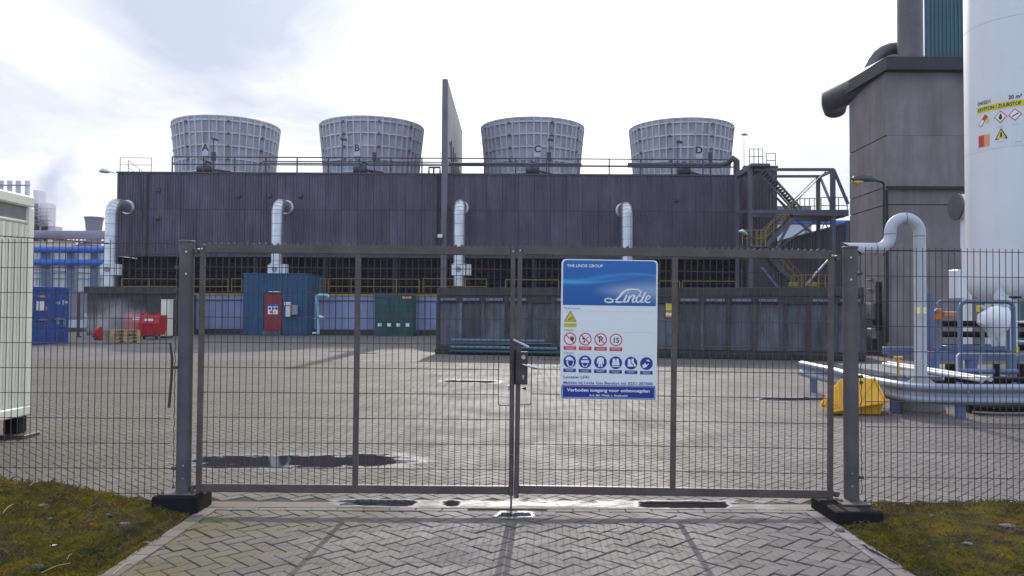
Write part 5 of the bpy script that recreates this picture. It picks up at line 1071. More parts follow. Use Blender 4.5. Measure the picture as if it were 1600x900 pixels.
# dumpsters
def dumpster(x, y, wd, lab, h=1.18, rz=0, front=True):
    t = thing('dumpster', lab, 'dumpster', (x, y, 0), rz, group='red dumpsters by the dark wall'); d = .95
    mb = MB(); b = [(-wd/2+.08, .06, .22), (wd/2-.08, .06, .22), (wd/2-.08, d-.06, .22), (-wd/2+.08, d-.06, .22)]; m = [(-wd/2+.02, -.02, .8), (wd/2-.02, -.02, .8), (wd/2-.02, d+.02, .8), (-wd/2+.02, d+.02, .8)]; u = [(-wd/2+.02, .1, h), (wd/2-.02, .1, h), (wd/2-.02, d, h), (-wd/2+.02, d, h)]
    mb.add(b+m+u, [(3, 2, 1, 0), (8, 9, 10, 11)]+[(i+4*k, (i+1) % 4+4*k, (i+1) % 4+4*k+4, i+4*k+4) for k in (0, 1) for i in range(4)]); mb.build('bin_body', mt['red'], t)
    MB().box(-wd/2, wd/2, -.06, -.021, .76, .83, .01).build('rim', mt['red'], t)
    for k in (-1, 1):
        wl = MB().tube([(k*(wd/2-.2), .15, .09), (k*(wd/2-.2)+.05, .15, .09)], .09, 10).build('wheel', mt['black'], t); MB().box(k*(wd/2-.2)-.03, k*(wd/2-.2)+.08, .12, .18, .1, .22).build('caster_fork', mt['seam'], wl)
        MB().box(k*(wd/2-.12)-.05, k*(wd/2-.12)+.05, .1, .2, h+.001, h+.12, .01).build('lifting_lug', mt['red'], t)
    MB().box(-.2, .2, -.015, .06, h-.28, h-.14).build('label_plate', mt['w'], t)
    for k in (-.4, -.2, .2, .4): MB().box(k*wd-.02, k*wd+.02, -.012+.03, .02, .25, .74).build('stiffener', mt['red'], t)
q = gnd(195, 528); dumpster(q.x, q.y+1.2, 1.25, 'left red dumpster, behind the pallet stack'); q = gnd(227.5, 531); dumpster(q.x, q.y+.3, 1.0, 'right red dumpster with a front rim')
# pallets
def pallet(loc, rz, lab):
    t = thing('pallet', lab, 'pallet', loc, rz, group='wooden pallets stacked by the dumpsters')
    for j in range(5): MB().box(-.6, .6, -.4+j*.175, -.4+j*.175+.1, .122, .144).build('deck_board', mt['wood'], t)
    for i in range(3): MB().box(-.6+i*.5275, -.6+i*.5275+.145, -.4, .4, .1, .1215).build('cross_board', mt['wood'], t)
    for j in (-.4, -.05, .3):
        MB().box(-.6, .6, j, j+.1, 0, .022).build('base_board', mt['wood'], t)
        for i in range(3): MB().box(-.6+i*.5275, -.6+i*.5275+.145, j, j+.1, .0225, .0995).build('block', mt['wood'], t)
q = gnd(187, 536.5)
for k, lb in enumerate(('lowest pallet of the stack in front of the dumpsters', 'second pallet from the ground in the stack', 'third pallet from the ground in the stack', 'topmost pallet of the stack in front of the dumpsters')): pallet((q.x+random.uniform(-.02, .02), q.y+.3, .001+k*.145), R(38+k*1.2), lb)
q = gnd(145, 532); t = thing('hose_reel', 'red round hose reel standing left of the pallets', 'hose reel', (q.x, q.y+.5, 0))
mb = W(t); mb.tube([(q.x-.08, q.y+.5, .33), (q.x+.08, q.y+.5, .33)], .30, 18).build('drum', mt['red'], t); W(t).tube([(q.x-.1, q.y+.5, .33), (q.x-.08, q.y+.5, .33)], .18, 14).build('hub', mt['reddoor'], t); W(t).box(q.x-.12, q.x+.12, q.y+.3, q.y+.7, 0, .08).build('foot', mt['wallbase'], t)
q = gnd(257, 528.5); t = thing('white_cabinet', 'tall narrow white cabinet right of the red dumpsters', 'cabinet', (q.x, q.y, 0)); hw_ = 6.4/F*q.y; zt = Z_(257, 469, q.y)
W(t).box(q.x-hw_, q.x+hw_, q.y, q.y+.5, .1, zt, .02).build('body', mt['cabin'], t); W(t).box(q.x-hw_+.14, q.x+hw_-.02, q.y-.02, q.y-.001, .14, zt-.05, .005).build('door', mt['cabin'], t); W(t).box(q.x-hw_-.02, q.x+hw_+.02, q.y-.03, q.y+.52, zt+.001, zt+.04).build('lid', mt['cabin'], t); W(t).box(q.x-hw_, q.x+hw_, q.y+.02, q.y+.48, 0, .099).build('base', mt['wallbase'], t)

# cream cabin close to the left fence
xf = X_(51.5, 9.85); zt, zb = Z_(51, 307.5, 9.85), Z_(51, 648, 9.85)
t = thing('cream_cabin', 'cream site cabin on low feet at the left photo edge', 'cabin', (xf-1.2, 8.4, 0)); y0, y1 = 6.75, 9.85
W(t).box(xf-2.44, xf-.05, y0, y1, zb+.12, zt-.05).build('body', mt['cabin'], t)
W(t).box(xf-2.45, xf, y0-.01, y1+.01, zt-.14, zt, .02).build('roof_frame', mt['cabin'], t)
W(t).box(xf-2.45, xf, y0-.01, y1+.01, zb, zb+.12, .015).build('floor_frame', mt['cabin'], t)
W(t).box(xf-.12, xf, y1-.1, y1+.008, zb+.121, zt-.141, .01).build('corner_post', mt['cabin'], t); W(t).box(xf-.12, xf, y0-.008, y0+.1, zb+.121, zt-.141, .01).build('corner_post', mt['cabin'], t)
W(t).tube([(xf-.04, y0+.1, zt-.33), (xf-.04, y1-.1, zt-.33)], .022, 8).build('shutter_rail', mt['cabin'], t, smooth=True); W(t).box(xf-.049, xf-.045, y0+.1, y1-.1, zt-.31, zt-.142).build('shutter_slot', mt['conc'], t)
o = W(t); yy = y0+.1; i = 0
while yy < y1-.12:
    W(t).add([(xf-.045, yy, zb+.125), (xf-.018, yy+.02, zb+.125), (xf-.018, yy+.07, zb+.125), (xf-.045, yy+.09, zb+.125), (xf-.045, yy, zt-.36), (xf-.018, yy+.02, zt-.36), (xf-.018, yy+.07, zt-.36), (xf-.045, yy+.09, zt-.36)], [(0, 1, 5, 4), (1, 2, 6, 5), (2, 3, 7, 6)]).build('wall_rib', mt['cabin'], t, fix=False); yy += .12
for yy in (y1-.18, y0+.05, 8.2): 
    f_ = W(t).box(xf-.22, xf-.03, yy, yy+.16, .05, zb-.001, .005).build('foot', mt['black'], t); W(t).box(xf-.32, xf+.10, yy-.12, yy+.22, .0, .045, .004).build('foot_plate', mt['steel'], f_)
W(t).box(xf-.5, xf-.2, y0+.3, y1-.4, .1, zb-.02).build('underframe', mt['black'], t)

# ------------------------------------------------------------------ stair tower right of the building
t = thing('stair_tower', 'dark steel stair tower with yellow handrails right of the building', 'stair tower', (X_(1172, 46), 46, 0))
def bm2(pa, pb, Y, wd, nm='beam', m='towerst', Y2_=None): return W(t).bar(at(pa[0], pa[1], Y), at(pb[0], pb[1], Y2_ or Y), wd, wd).build(nm, mt[m], t)
YA, YZ = 46.0, 49.0
def colm(px, py, Y, wd, m='towerst'): x = X_(px, Y); W(t).box(x-wd/2, x+wd/2, Y-wd/2, Y+wd/2, 0, Z_(px, py, Y)).build('column', mt[m], t)
colm(1172.5, 262, YA, .22); colm(1302, 265, YA, .24, 'towerst'); colm(1279, 276, YZ, .2); colm(1152, 275, YZ-.6, .2); colm(1324, 345, YA+.4, .14, 'skid')
bm2((1178, 265), (1303, 265), YA, .16); bm2((1210, 275.5), (1280, 275.5), YZ, .15); bm2((1303, 266), (1279, 277), YA, .14, Y2_=YZ); bm2((1303, 266), (1325, 319), YA, .14); bm2((1282, 278), (1300, 322), YZ-.05, .12, Y2_=YA+.3)
bm2((1172, 331), (1325, 331), YA-.03, .22); bm2((1172, 337), (1318, 338), YZ, .18); bm2((1152, 333), (1172, 329), YZ-.6, .14, Y2_=YA)
bm2((1152, 275), (1172, 264), YZ-.6, .2, Y2_=YA); bm2((1290, 268), (1226, 332), YA-.05, .06, 'brace'); bm2((1274, 279), (1222, 330), YZ, .06, 'brace'); bm2((1205, 300), (1232, 326), YA+.6, .06, 'brace')
bm2((1208, 345), (1183, 378), YA, .09, 'brace'); bm2((1190, 418), (1216, 450), YA-.1, .12, 'brace', 'skid'); bm2((1296, 404), (1258, 446), YA-.3, .09, 'brace', 'duct'); bm2((1240, 340), (1270, 365), YA+.2, .12, 'brace'); bm2((1234, 349), (1212, 390), YA-.1, .14, 'brace'); bm2((1276, 345), (1214, 388), YA+.1, .1, 'brace')
bm2((1290, 345), (1282, 362), YZ, .05, 'brace'); bm2((1288, 345), (1296, 362), YZ, .05, 'brace')
W(t).box(X_(1170, YA), X_(1200, YA), YA-.5, YZ, Z_(1185, 262, YA), Z_(1185, 257.5, YA), .02).build('top_landing', mt['towerst'], t)
W(t).box(X_(1172, YA), X_(1196, YA), YA-.3, YA+1.6, Z_(1185, 387, YA), Z_(1185, 384, YA), .02).build('middle_landing', mt['towerst'], t)
W(t).box(X_(1236, YA), X_(1325, YA), YA-.2, YZ, Z_(1280, 334.5, YA)-.12, Z_(1280, 334.5, YA), .02).build('upper_landing', mt['towerst'], t)
W(t).box(X_(1236, YA), X_(1330, YA), YA-1.6, YA+1, Z_(1280, 461, YA)-.15, Z_(1280, 457, YA), .02).build('lower_landing', mt['towerst'], t)
def flight(pa, pb, Y, n, wd=.75, hand=True, m='yellow'):
    a, b = at(pa[0], pa[1], Y), at(pb[0], pb[1], Y); O = Vector((0, wd, 0))
    for o_ in (Vector((0, 0, 0)), O): W(t).bar(a+o_, b+o_, .05, .26).build('stringer', mt['towerst'], t)
    for k in range(1, n): p = a.lerp(b, k/n); W(t).box(p.x-.14, p.x+.14, Y+.03, Y+wd-.03, p.z-.02, p.z+.02).build('tread', mt['towerst'], t)
    if hand:
        for o_ in (Vector((0, -.04, 0)), O+Vector((0, .04, 0))):
            for hh in (.95, .5): W(t).tube([a+o_+Vector((0, 0, hh)), b+o_+Vector((0, 0, hh))], .025, 6).build('handrail', mt[m], t, smooth=True)
            for k in range(0, 5): p = a.lerp(b, k/4)+o_; W(t).tube([p, p+Vector((0, 0, .95))], .022, 6).build('handrail_post', mt[m], t, smooth=True)
ua, ub = at(1196, 264, YA+1.1), at(1252, 326, YA+1.1); dz_ = Vector((-.28, 0, -.30))
for o_ in (Vector((0, 0, 0)), Vector((0, .75, 0))):
    W(t).bar(ua+o_, ub+o_, .05, .13).build('stringer', mt['towerst'], t); W(t).bar(ua+dz_+o_, ub+dz_+o_, .05, .10).build('lower_stringer', mt['towerst'], t)
for k in range(1, 16): p = ua.lerp(ub, k/16); W(t).bar(p, p+dz_, .05, .05).build('stair_bracket', mt['towerst'], t); W(t).box(p.x-.13, p.x+.13, YA+1.13, YA+1.82, p.z-.02, p.z+.01).build('tread', mt['towerst'], t)
flight((1246, 336), (1196, 384), YA, 14); flight((1192, 390), (1254, 456), YA+.9, 18)
def prail(pa, pb, Y, m='yellow', h=.95, n=3, Y2_=None):
    a, b = at(pa[0], pa[1], Y), at(pb[0], pb[1], Y2_ or Y); U = Vector((0, 0, 1))
    for f in (1, .5): W(t).tube([a+U*h*f, b+U*h*f], .026, 6).build('handrail', mt[m], t, smooth=True)
    for k in range(n+1): p = a.lerp(b, k/n); W(t).tube([p, p+U*h], .026, 6).build('handrail_post', mt[m], t, smooth=True)
prail((1160, 385), (1196, 385), YA-.35, n=5); prail((1184, 385), (1198, 385), YA+1.6, n=2); prail((1248, 456), (1300, 456), YA-1.5, n=5); prail((1236, 456), (1252, 456), YA+.6, n=3)
prail((1171, 257), (1192, 257), YA-.45, 'towerst', .9, 3); prail((1283, 334), (1324, 334), YA-.15, 'towerst', .95, 3); prail((1250, 334), (1280, 334), YZ-.1, 'yellow', .95, 4)
prail((1198, 262), (1212, 262), YZ, 'towerst', .9, 1)
for px in (1240, 1270): x = X_(px, YA-1.5); W(t).box(x-.25, x+.25, YA-1.55, YA-1.35, Z_(px, 448, YA-1.5), Z_(px, 441, YA-1.5), .02).build('yellow_guard_box', mt['yellow'], t)
t = thing('tower_lamp', 'street lamp head on an arm left of the stair tower', 'lamp', tuple(at(1172, 372, 45.6)))
W(t).tube([at(1180, 374, 45.6), at(1172, 371, 45.6), at(1166, 367, 45.6)], .035, 6).build('arm', mt['darkst'], t); W(t).tube([at(1168, 367, 45.6), at(1164, 364.5, 45.6), at(1159, 361.5, 45.6), at(1154, 361.5, 45.6)], [.05, .13, .15, .06], 8).build('lamp_head', mt['duct'], t, smooth=True)
t = thing('pole_lamp', 'thin lamp post rising behind the right roof end', 'lamp', (X_(1163, 60), 60, 0)); x = X_(1163, 60)
W(t).tube([(x, 60, 8), (x, 60, Z_(1163, 211, 60))], .04, 6).build('pole', mt['duct'], t); W(t).tube([(x-.25, 60, Z_(1163, 210.5, 60)), (x, 60, Z_(1163, 209.5, 60)), (x+.3, 60, Z_(1163, 210.5, 60))], [.06, .13, .07], 8).build('lamp_head', mt['duct'], t, smooth=True)
# annex and shed
YX = 52.2
t = thing('annex', 'brown corrugated annex behind the stair tower', 'building', (X_(1190, YX), YX, 0)); a, b = X_(1163, YX), X_(1215, YX); zt = Z_(1190, 262, YX)
W(t).box(a, b, YX+.06, YX+12, 0, zt-.02).build('core', mt['clad2'], t)
for k in range(2):
    p0_ = a+(b-a)*k/2; corr_wall(t, (p0_+.005, YX, 0), (p0_+(b-a)/2-.005, YX, 0), 2.5, zt, 'clad2', .24, .07, 'cladding_sheet')
W(t).box(a, b+.04, YX-.09, YX+.4, zt+.001, zt+.12).build('roof_edge', mt['darkst'], t)
YXs = 50.5
t = thing('shed', 'dark corrugated shed with a roof rising to the right', 'building', (X_(1270, YXs), YXs, 0)); pts = [(1150, 462), (1345, 462), (1345, 343), (1322, 349.5), (1240, 371.5), (1206, 381), (1150, 381)]
W(t).prism([at(px, py, YXs) for px, py in pts], (0, 8, 0)).build('wall', mt['clad2'], t)
W(t).box(X_(1150, YXs), X_(1345, YXs), YXs+.02, YXs+8, 0, Z_(1250, 461, YXs)).build('base', mt['wallbase'], t)
for k in range(33):
    px = 1206+k*4.1; zt = Z_(px, 381-(px-1206)*.268, YXs); x = X_(px, YXs); W(t).box(x-.035, x+.035, YXs-.05, YXs-.001, 2.3, zt).build('sheet_rib', mt['clad2'], t)
W(t).bar(at(1206, 380.5, YXs-.06), at(1345, 343, YXs-.06), .12, .14).build('roof_edge', mt['darkst'], t)
# things seen through the tower: blue pipe and white hall
YQ = 95
t = thing('distant_hall', 'pale blue hall far behind the stair tower', 'building', (X_(1250, YQ), YQ, 0)); W(t).box(X_(1205, YQ), X_(1268, YQ), YQ, YQ+20, 0, Z_(1240, 322, YQ)).build('body', mt['bluepost'], t); W(t).box(X_(1205, YQ), X_(1268, YQ), YQ-.1, YQ-.001, 3, Z_(1240, 345, YQ)).build('pale_wall', mt['offwhite'], t)
W(t).box(X_(1205, YQ), X_(1268, YQ), YQ-.2, YQ-.101, Z_(1240, 338, YQ), Z_(1240, 334, YQ)).build('pale_band', mt['offwhite'], t)
t = thing('distant_blue_pipe', 'bright blue pipe crossing far behind the stair tower', 'pipe', (X_(1270, 88), 88, 0)); W(t).tube([(X_(1160, 88), 88, Z_(1270, 347.5, 88)), (X_(1345, 88), 88, Z_(1270, 347.5, 88))], .27, 12).build('pipe_run', mt['bluepipe'], t, smooth=True)
for px in (1190, 1262, 1335): W(t).box(X_(px, 88)-.12, X_(px, 88)+.12, 88.3, 88.6, 0, Z_(px, 351, 88)).build('support', mt['bluepost'], t)

# ------------------------------------------------------------------ concrete block tower right
YK_ = 27.3; bxl = X_(1385.5, YK_); bxr = bxl+4.6; yb2 = 30.55; xbl = X_(1328.5, yb2)
t = thing('concrete_block', 'tall mauve concrete block with a dark flat roof and flue pipes', 'building', (bxl, YK_, 0)); zt = Z_(1400, 113, YK_)
# plan: slightly skewed left side
cuts = [0, Z_(1400, 392, YK_), Z_(1400, 320.5, YK_), Z_(1400, 293, YK_), Z_(1400, 213, YK_), zt]
for k in range(5):
    z0, z1 = cuts[k]+(.035 if k else 0), cuts[k+1]-.0
    mb = W(t); P_ = [(bxl, YK_, z0), (bxr, YK_, z0), (bxr, yb2, z0), (xbl, yb2, z0)]
    if k == 3: P_ = [(bxl, YK_-.12, z0), (bxr, YK_-.12, z0), (bxr, yb2, z0), (xbl, yb2, z0)]
    mb.prism(P_, (0, 0, z1-z0)).build('wall_course', mt['block'], t)
mb = W(t); mb.prism([(bxl+.03, YK_+.03, 0), (bxr-.03, YK_+.03, 0), (bxr-.03, yb2-.03, 0), (xbl+.03, yb2-.03, 0)], (0, 0, zt-.02)).build('core', mt['joint'], t)
W(t).box(bxl+.02, bxr, YK_-.17, YK_-.121, Z_(1400, 296, YK_), Z_(1400, 292, YK_)).build('drip_ledge', mt['joint'], t)
W(t).prism([(bxl-.12, YK_-.35, zt+.001), (bxr+.3, YK_-.35, zt+.001), (bxr+.3, yb2+.3, zt+.001), (xbl-.35, yb2+.3, zt+.001)], (0, 0, .44)).build('roof_slab', mt['fascia'], t)
W(t).box(bxl-.04, bxl+.04, YK_-.07, YK_-.002, .5, cuts[3]-.1).build('cable_duct', mt['joint'], t)
zr2 = zt+.46
fl_ = X_(1425, 28.4); v = W(t).tube([(fl_, 28.4, zr2), (fl_, 28.4, 22)], .43, 24).build('flue_pipe', mt['bigpipe'], t, smooth=True)
W(t).tube(arc((fl_-.1, 29.2, zr2), .98, PI, 0, 12, (1, 0, 0), (0, 0, 1)), .25, 14).build('roof_bend', mt['bigpipe'], t, smooth=True)
xa = X_(1345, 27.9); zc = zr2-.02; zc = Z_(1378, 103, 27.6)
W(t).tube([(X_(1402, 28.0), 28.0, zc+.06), (X_(1387, 28.6)-.1, 28.6, zc+.03), (X_(1311, 31.2), 31.6, zc-.06), (X_(1307, 32.), 32.1, zc-.14), (X_(1306, 32.4), 32.4, zc-.4)], [.5, .5, .52, .5, .42], 24).build('side_duct', mt['bigpipe'], t, smooth=True)
# lamp on the block corner
tl_ = thing('corner_lamp', 'street lamp with a yellowed glass on an arm from the concrete block corner', 'lamp', tuple(at(1381, 290, 27.0)))
W(tl_).tube([at(1381, 400, 27.05), at(1381, 288, 27.05), at(1378, 284.5, 27.0), at(1366, 281.5, 26.9)], .035, 8).build('arm', mt['joint'], tl_, smooth=True)
W(tl_).tube([at(1367, 281.5, 26.9), at(1360, 279.5, 26.85), at(1346, 279, 26.8), at(1331, 281, 26.75)], [.05, .10, .12, .07], 10).build('lamp_head', mt['darkst'], tl_, smooth=True)
W(tl_).tube([at(1348, 283.3, 26.8), at(1339, 284.5, 26.78), at(1331, 282.5, 26.75)], [.06, .09, .04], 10).build('lamp_glass', mt['lampglass'], tl_, smooth=True); W(tl_).tube([at(1332, 279, 26.8), at(1334, 275, 26.8)], [.03, .012], 6).build('photocell', mt['w'], tl_)
# boxes on the side wall
def onside(px, py):   # point on the left side wall
    u0, u1 = Vector((bxl, YK_, 0)), Vector((xbl, yb2, 0)); d = CM @ Vector(((px-800)/F, (450-py)/F, -1)); k = d.x/d.y
    s = (u0.x-k*u0.y)/(k*(u1.y-u0.y)-(u1.x-u0.x)); P0 = u0.lerp(u1, s); return at(px, py, P0.y)
sn = Vector((YK_-yb2, -(bxl-xbl), 0)).normalized(); sd = (Vector((xbl, yb2, 0))-Vector((bxl, YK_, 0))).normalized()
sm_ = Matrix((sd, sn, Vector((0, 0, 1)))).transposed()
if sn.x > 0: sn = -sn
for nm, lab, px, py, w_, h_, m_ in (('switch_box', 'grey switch box on the side of the concrete block', 1367, 487, .55, .6, 'conc'), ('meter_box', 'light meter box below the grey switch box', 1367, 521, .4, .38, 'pipew')):
    q = onside(px, py); tb = thing(nm, lab, 'electrical box', tuple(q)); mb = W(tb); mb.obox(q+sn*.1, (w_, .2, h_), sm_, .02).build('case', mt[m_], tb); W(tb).obox(q+sn*.21, (w_*.85, .015, h_*.85), sm_, .005).build('lid', mt[m_], tb); W(tb).obox(q+sn*.222+Vector((0, 0, -.1)), (.06, .01, .06), sm_).build('latch', mt['black'], tb)
q = onside(1377, 480); tb = thing('riser_pipe', 'dark riser conduit on the concrete block beside the boxes', 'conduit', (q.x, q.y, 0)); q2 = Vector((q.x, q.y, 0))+sn*.1; W(tb).tube([q2+Vector((0, 0, .9)), q2+Vector((0, 0, 2.6))], .09, 8).build('conduit', mt['joint'], tb, smooth=True)
for z in (1.1, 1.8, 2.4): W(tb).tube([q2+Vector((0, 0, z)), q2+Vector((0, 0, z+.04))], .12, 8).build('clip', mt['joint'], tb)
for px, py in ((1362, 452), (1362, 437), (1362, 473)):
    q = onside(px, py); tb = thing('pipe_bracket', 'short horizontal pipe bracket on the side wall, %s' % {452: 'middle one of three', 437: 'topmost of three', 473: 'lowest of three'}[py], 'bracket', tuple(q)); W(tb).tube([q+sn*.12-sd*.3, q+sn*.12+sd*.3], .03, 6).build('pipe_stub', mt['conc'], tb); W(tb).obox(q+sn*.06, (.08, .12, .08), sm_).build('holder', mt['joint'], tb)
# teal clad tower behind
YTt = 38; tx0, tx1 = X_(1448, YTt), X_(1512, YTt); t = thing('teal_tower', 'teal corrugated tower rising behind the concrete block', 'building', (tx0, YTt, 0)); W(t).prism([(tx0+.02, YTt+.06, 0), (tx0+2.6, YTt+4, 0), (tx1+6, YTt+4, 0), (tx1+2.9, YTt+.06, 0)], (0, 0, 26)).build('core', mt['teal'], t)
for k in range(3):
    p0_ = tx0+(tx1-tx0+2)*k/3; corr_wall(t, (p0_+.004, YTt, 0), (p0_+(tx1-tx0+2)/3-.004, YTt, 0), 2, 26, 'teal', .2, .06, 'cladding_sheet')

# ------------------------------------------------------------------ white tank
YT_ = 19.0; rt = 1.2; xt = None
# silhouette tangent at px 1508.5 (mid height)
xe = (1509-800)/F; th = math.atan(xe); D = None
# centre so that its left tangent ray passes px 1509: distance from centre to ray = rt
# ray dir (sin th, cos th); centre (xt, YT_): xt*cos th - YT_*sin th = rt
xt = (rt + YT_*math.sin(th))/math.cos(th)
zb = Z_(1550, 473, YT_-rt*.5); t = thing('storage_tank', 'tall white cylindrical gas storage tank at the right photo edge', 'tank', (xt, YT_, 0))
W(t).lathe([(.05, zb-.02), (.5, zb+.0), (.85, zb+.07), (1.08, zb+.2), (1.18, zb+.38), (rt, zb+.6), (rt, 14.0), (1.0, 14.5), (.3, 14.8)], (xt, YT_, 0), 96).build('shell', mt['silo'], t, smooth=True)
for py in (46, 240): 
    z = Z_(1512, py, YT_); W(t).lathe([(rt+.0005, z-.006), (rt+.004, z-.004), (rt+.004, z+.004), (rt+.0005, z+.006)], (xt, YT_, 0), 96, False).build('weld_seam', mt['pgrey'], t, smooth=True)
for k, a in enumerate((R(215), R(330), R(95))):
    x, y = xt+math.cos(a)*.95, YT_+math.sin(a)*.95; l = W(t).box(x-.2, x+.2, y-.14, y+.14, .68, zb+.75, .01).build('leg', mt['silo'], t); W(t).box(x-.34, x+.34, y-.3, y+.3, .48, .675, .01).build('leg_foot', mt['black'], l)
W(t).box(X_(1497, 18.1), X_(1511, 18.1), 18.1, 18.5, Z_(1500, 466, 18.1), Z_(1500, 421, 18.1), .01).build('side_box', mt['silo'], t)
# labels wrapped on the tank: local cylinder coordinates
def cyl(a, z, r=rt+.006): return (xt+r*math.cos(a), YT_+r*math.sin(a), z)
def px2cyl(px, py):
    d = CM @ Vector(((px-800)/F, (450-py)/F, -1)); ox, oy = -xt, -YT_; A_ = d.x**2+d.y**2; B_ = ox*d.x+oy*d.y; C_ = ox*ox+oy*oy-rt*rt; s = (-B_-math.sqrt(max(0, B_*B_-A_*C_)))/A_
    return math.atan2(oy+d.y*s, ox+d.x*s), CAMH+d.z*s
def cpatch(a0, a1, z0, z1, name, m, r=rt+.006, n=8, parent=None):
    mb = W(t); vs = [cyl(a0+(a1-a0)*i/n, z, r) for z in (z0, z1) for i in range(n+1)]; mb.add(vs, [(i, i+1, n+2+i, n+1+i) for i in range(n)]); return mb.build(name, mt[m], parent or t, smooth=True, fix=False)
aL, zL = px2cyl(1527, 192); aR, zR = px2cyl(1599, 175); zTop = px2cyl(1527, 160)[1]; zY1 = px2cyl(1528, 168.5)[1]; zY0 = px2cyl(1528, 178.5)[1]; zB2 = px2cyl(1529, 231)[1]
aE = aL+(aR-aL)*1.06
plate = cpatch(aL-.01, aE+.02, zB2-.05, px2cyl(1528, 156)[1], 'label_panel', 'silo', rt+.003, 12); band = cpatch(aL, aE, zY0, zY1, 'yellow_band', 'pyel', rt+.007, 12)
def ctext(s, a, z, h, m, wa=None, parent=None, r=rt+.010):
    o = text(s, h*1.38, mt[m], parent or t, Matrix.Identity(4), bold=.003); me = o.data; xs = [v_.co.x for v_ in me.vertices]; x0_ = min(xs); wd = max(xs)-x0_; k = (wa*rt/wd) if wa else 1
    for v_ in me.vertices:
        aa = a + (v_.co.x-x0_)*k/rt; v_.co = Vector(cyl(aa, z+v_.co.y, r))-Vector(t.location)
span = aE-aL
ctext('KRYPTON / ZUURSTOF', aL+span*.03, zY0+.035, .085, 'pblack', span*.88); ctext('D415211', aL+span*.03, zY1+.04, .085, 'pblack', span*.30); ctext('20 m\u00b3', aL+span*.68, zY1+.04, .09, 'pblack', span*.24)
def cshape(pts, name, m, r=rt+.009): 
    mb = W(t); mb.flat([cyl(a_, z_, r) for a_, z_ in pts]); return mb.build(name, mt[m], t, fix=False)
def diamond(px, py, ha, hz_, label_m='pred'):
    a_, z_ = px2cyl(px, py); cshape([(a_, z_-hz_), (a_+ha, z_), (a_, z_+hz_), (a_-ha, z_)], 'hazard_diamond', label_m); cshape([(a_, z_-hz_*.82), (a_+ha*.82, z_), (a_, z_+hz_*.82), (a_-ha*.82, z_)], 'diamond_field', 'w', rt+.012); return a_, z_
a_, z_ = diamond(1563.5, 182.5, .115, .145); cshape([(a_+.03*math.cos(2*PI*k/14), z_-.02+.05*math.sin(2*PI*k/14)) for k in range(14)], 'flame_symbol', 'pblack', rt+.014); cshape([(a_-.03, z_), (a_+.03, z_), (a_+.005, z_+.09)], 'flame_symbol', 'pblack', rt+.015)
a_, z_ = diamond(1586, 179, .115, .145); cshape([(a_-.05, z_-.03), (a_-.04, z_-.05), (a_+.06, z_+.015), (a_+.05, z_+.04)], 'bottle_symbol', 'pblack', rt+.014)
a_, z_ = px2cyl(1537, 189); cshape([(a_-.12, z_-.09), (a_-.05, z_-.13), (a_+.1, z_+.08), (a_+.03, z_+.15)], 'bottle_diamond', 'pred'); cshape([(a_-.10, z_-.085), (a_-.05, z_-.11), (a_+.02, z_-.01), (a_-.03, z_+.03)], 'bottle_field', 'w', rt+.012); cshape([(a_+.06, z_-.08), (a_+.12, z_-.02), (a_+.10, z_+.05), (a_+.04, z_)], 'bottle_field', 'pyel', rt+.013)
a_, z_ = px2cyl(1538, 220); cshape([(a_-.13, z_-.14), (a_+.0, z_-.14), (a_+.0, z_+.14), (a_-.13, z_+.14)], 'red_panel', 'pred'); cshape([(a_+.0, z_-.14), (a_+.11, z_-.14), (a_+.11, z_+.14), (a_+.0, z_+.14)], 'orange_panel', 'porange')
a_, z_ = px2cyl(1564.5, 210); cshape([(a_-.115, z_-.11), (a_+.115, z_-.11), (a_, z_+.15)], 'warning_triangle', 'pblack'); cshape([(a_-.085, z_-.09), (a_+.085, z_-.09), (a_, z_+.11)], 'triangle_field', 'pyel', rt+.012); cshape([(a_-.02, z_-.06), (a_+.02, z_-.06), (a_+.012, z_+.05), (a_-.012, z_+.05)], 'triangle_symbol', 'pblack', rt+.014)
for px, py in ((1563, 198), (1587, 194), (1564, 221), (1592, 221)): a_, z_ = px2cyl(px, py); cpatch(a_-.06, a_+.06, z_-.01, z_+.01, 'caption_line', 'pgrey', rt+.008, 2)
# flanged pipe end left of the tank
t = thing('flanged_pipe', 'big flanged white pipe bend beside the tank', 'pipe', (X_(1500, 21), 21, 0)); c_ = at(1500, 323, 21.5); W(t).tube([c_+Vector((-.1, 0, 0)), c_+Vector((.6, 0, .05))], .33, 20).build('pipe_end', mt['silo'], t, smooth=True); W(t).tube([c_+Vector((-.14, 0, 0)), c_+Vector((-.08, 0, 0))], .37, 20).build('flange', mt['bigpipe'], t, smooth=True); W(t).tube([c_+Vector((.15, .0, -.1)), c_+Vector((.15, 0, -1.5)), Vector((c_.x+.15, c_.y, 0))], .13, 12).build('down_pipe', mt['silo'], t, smooth=True)
# skid frame with pipes below the tank
t = thing('tank_skid', 'blue steel skid frame under the white tank', 'frame', (xt, 18, 0)); Ys = 17.9
za, zb3 = Z_(1540, 567, Ys), Z_(1540, 541, Ys)
W(t).box(X_(1455, Ys), X_(1700, Ys), Ys, Ys+.2, Z_(1540, 563, Ys), Z_(1540, 550, Ys), .01).build('front_beam', mt['skid'], t); W(t).box(X_(1486, Ys), X_(1580, Ys), Ys+.22, Ys+.4, Z_(1540, 549, Ys), Z_(1540, 541, Ys), .01).build('upper_beam', mt['bluepost'], t); W(t).box(X_(1455, Ys), X_(1700, Ys), Ys+2.2, Ys+2.4, Z_(1540, 563, Ys), Z_(1540, 550, Ys), .01).build('rear_beam', mt['skid'], t)
for px in (1458, 1520, 1585, 1650): W(t).box(X_(px, Ys)-.1, X_(px, Ys)+.1, Ys+.02, Ys+.18, 0, Z_(1540, 563.2, Ys)).build('stub_leg', mt['skid'], t)
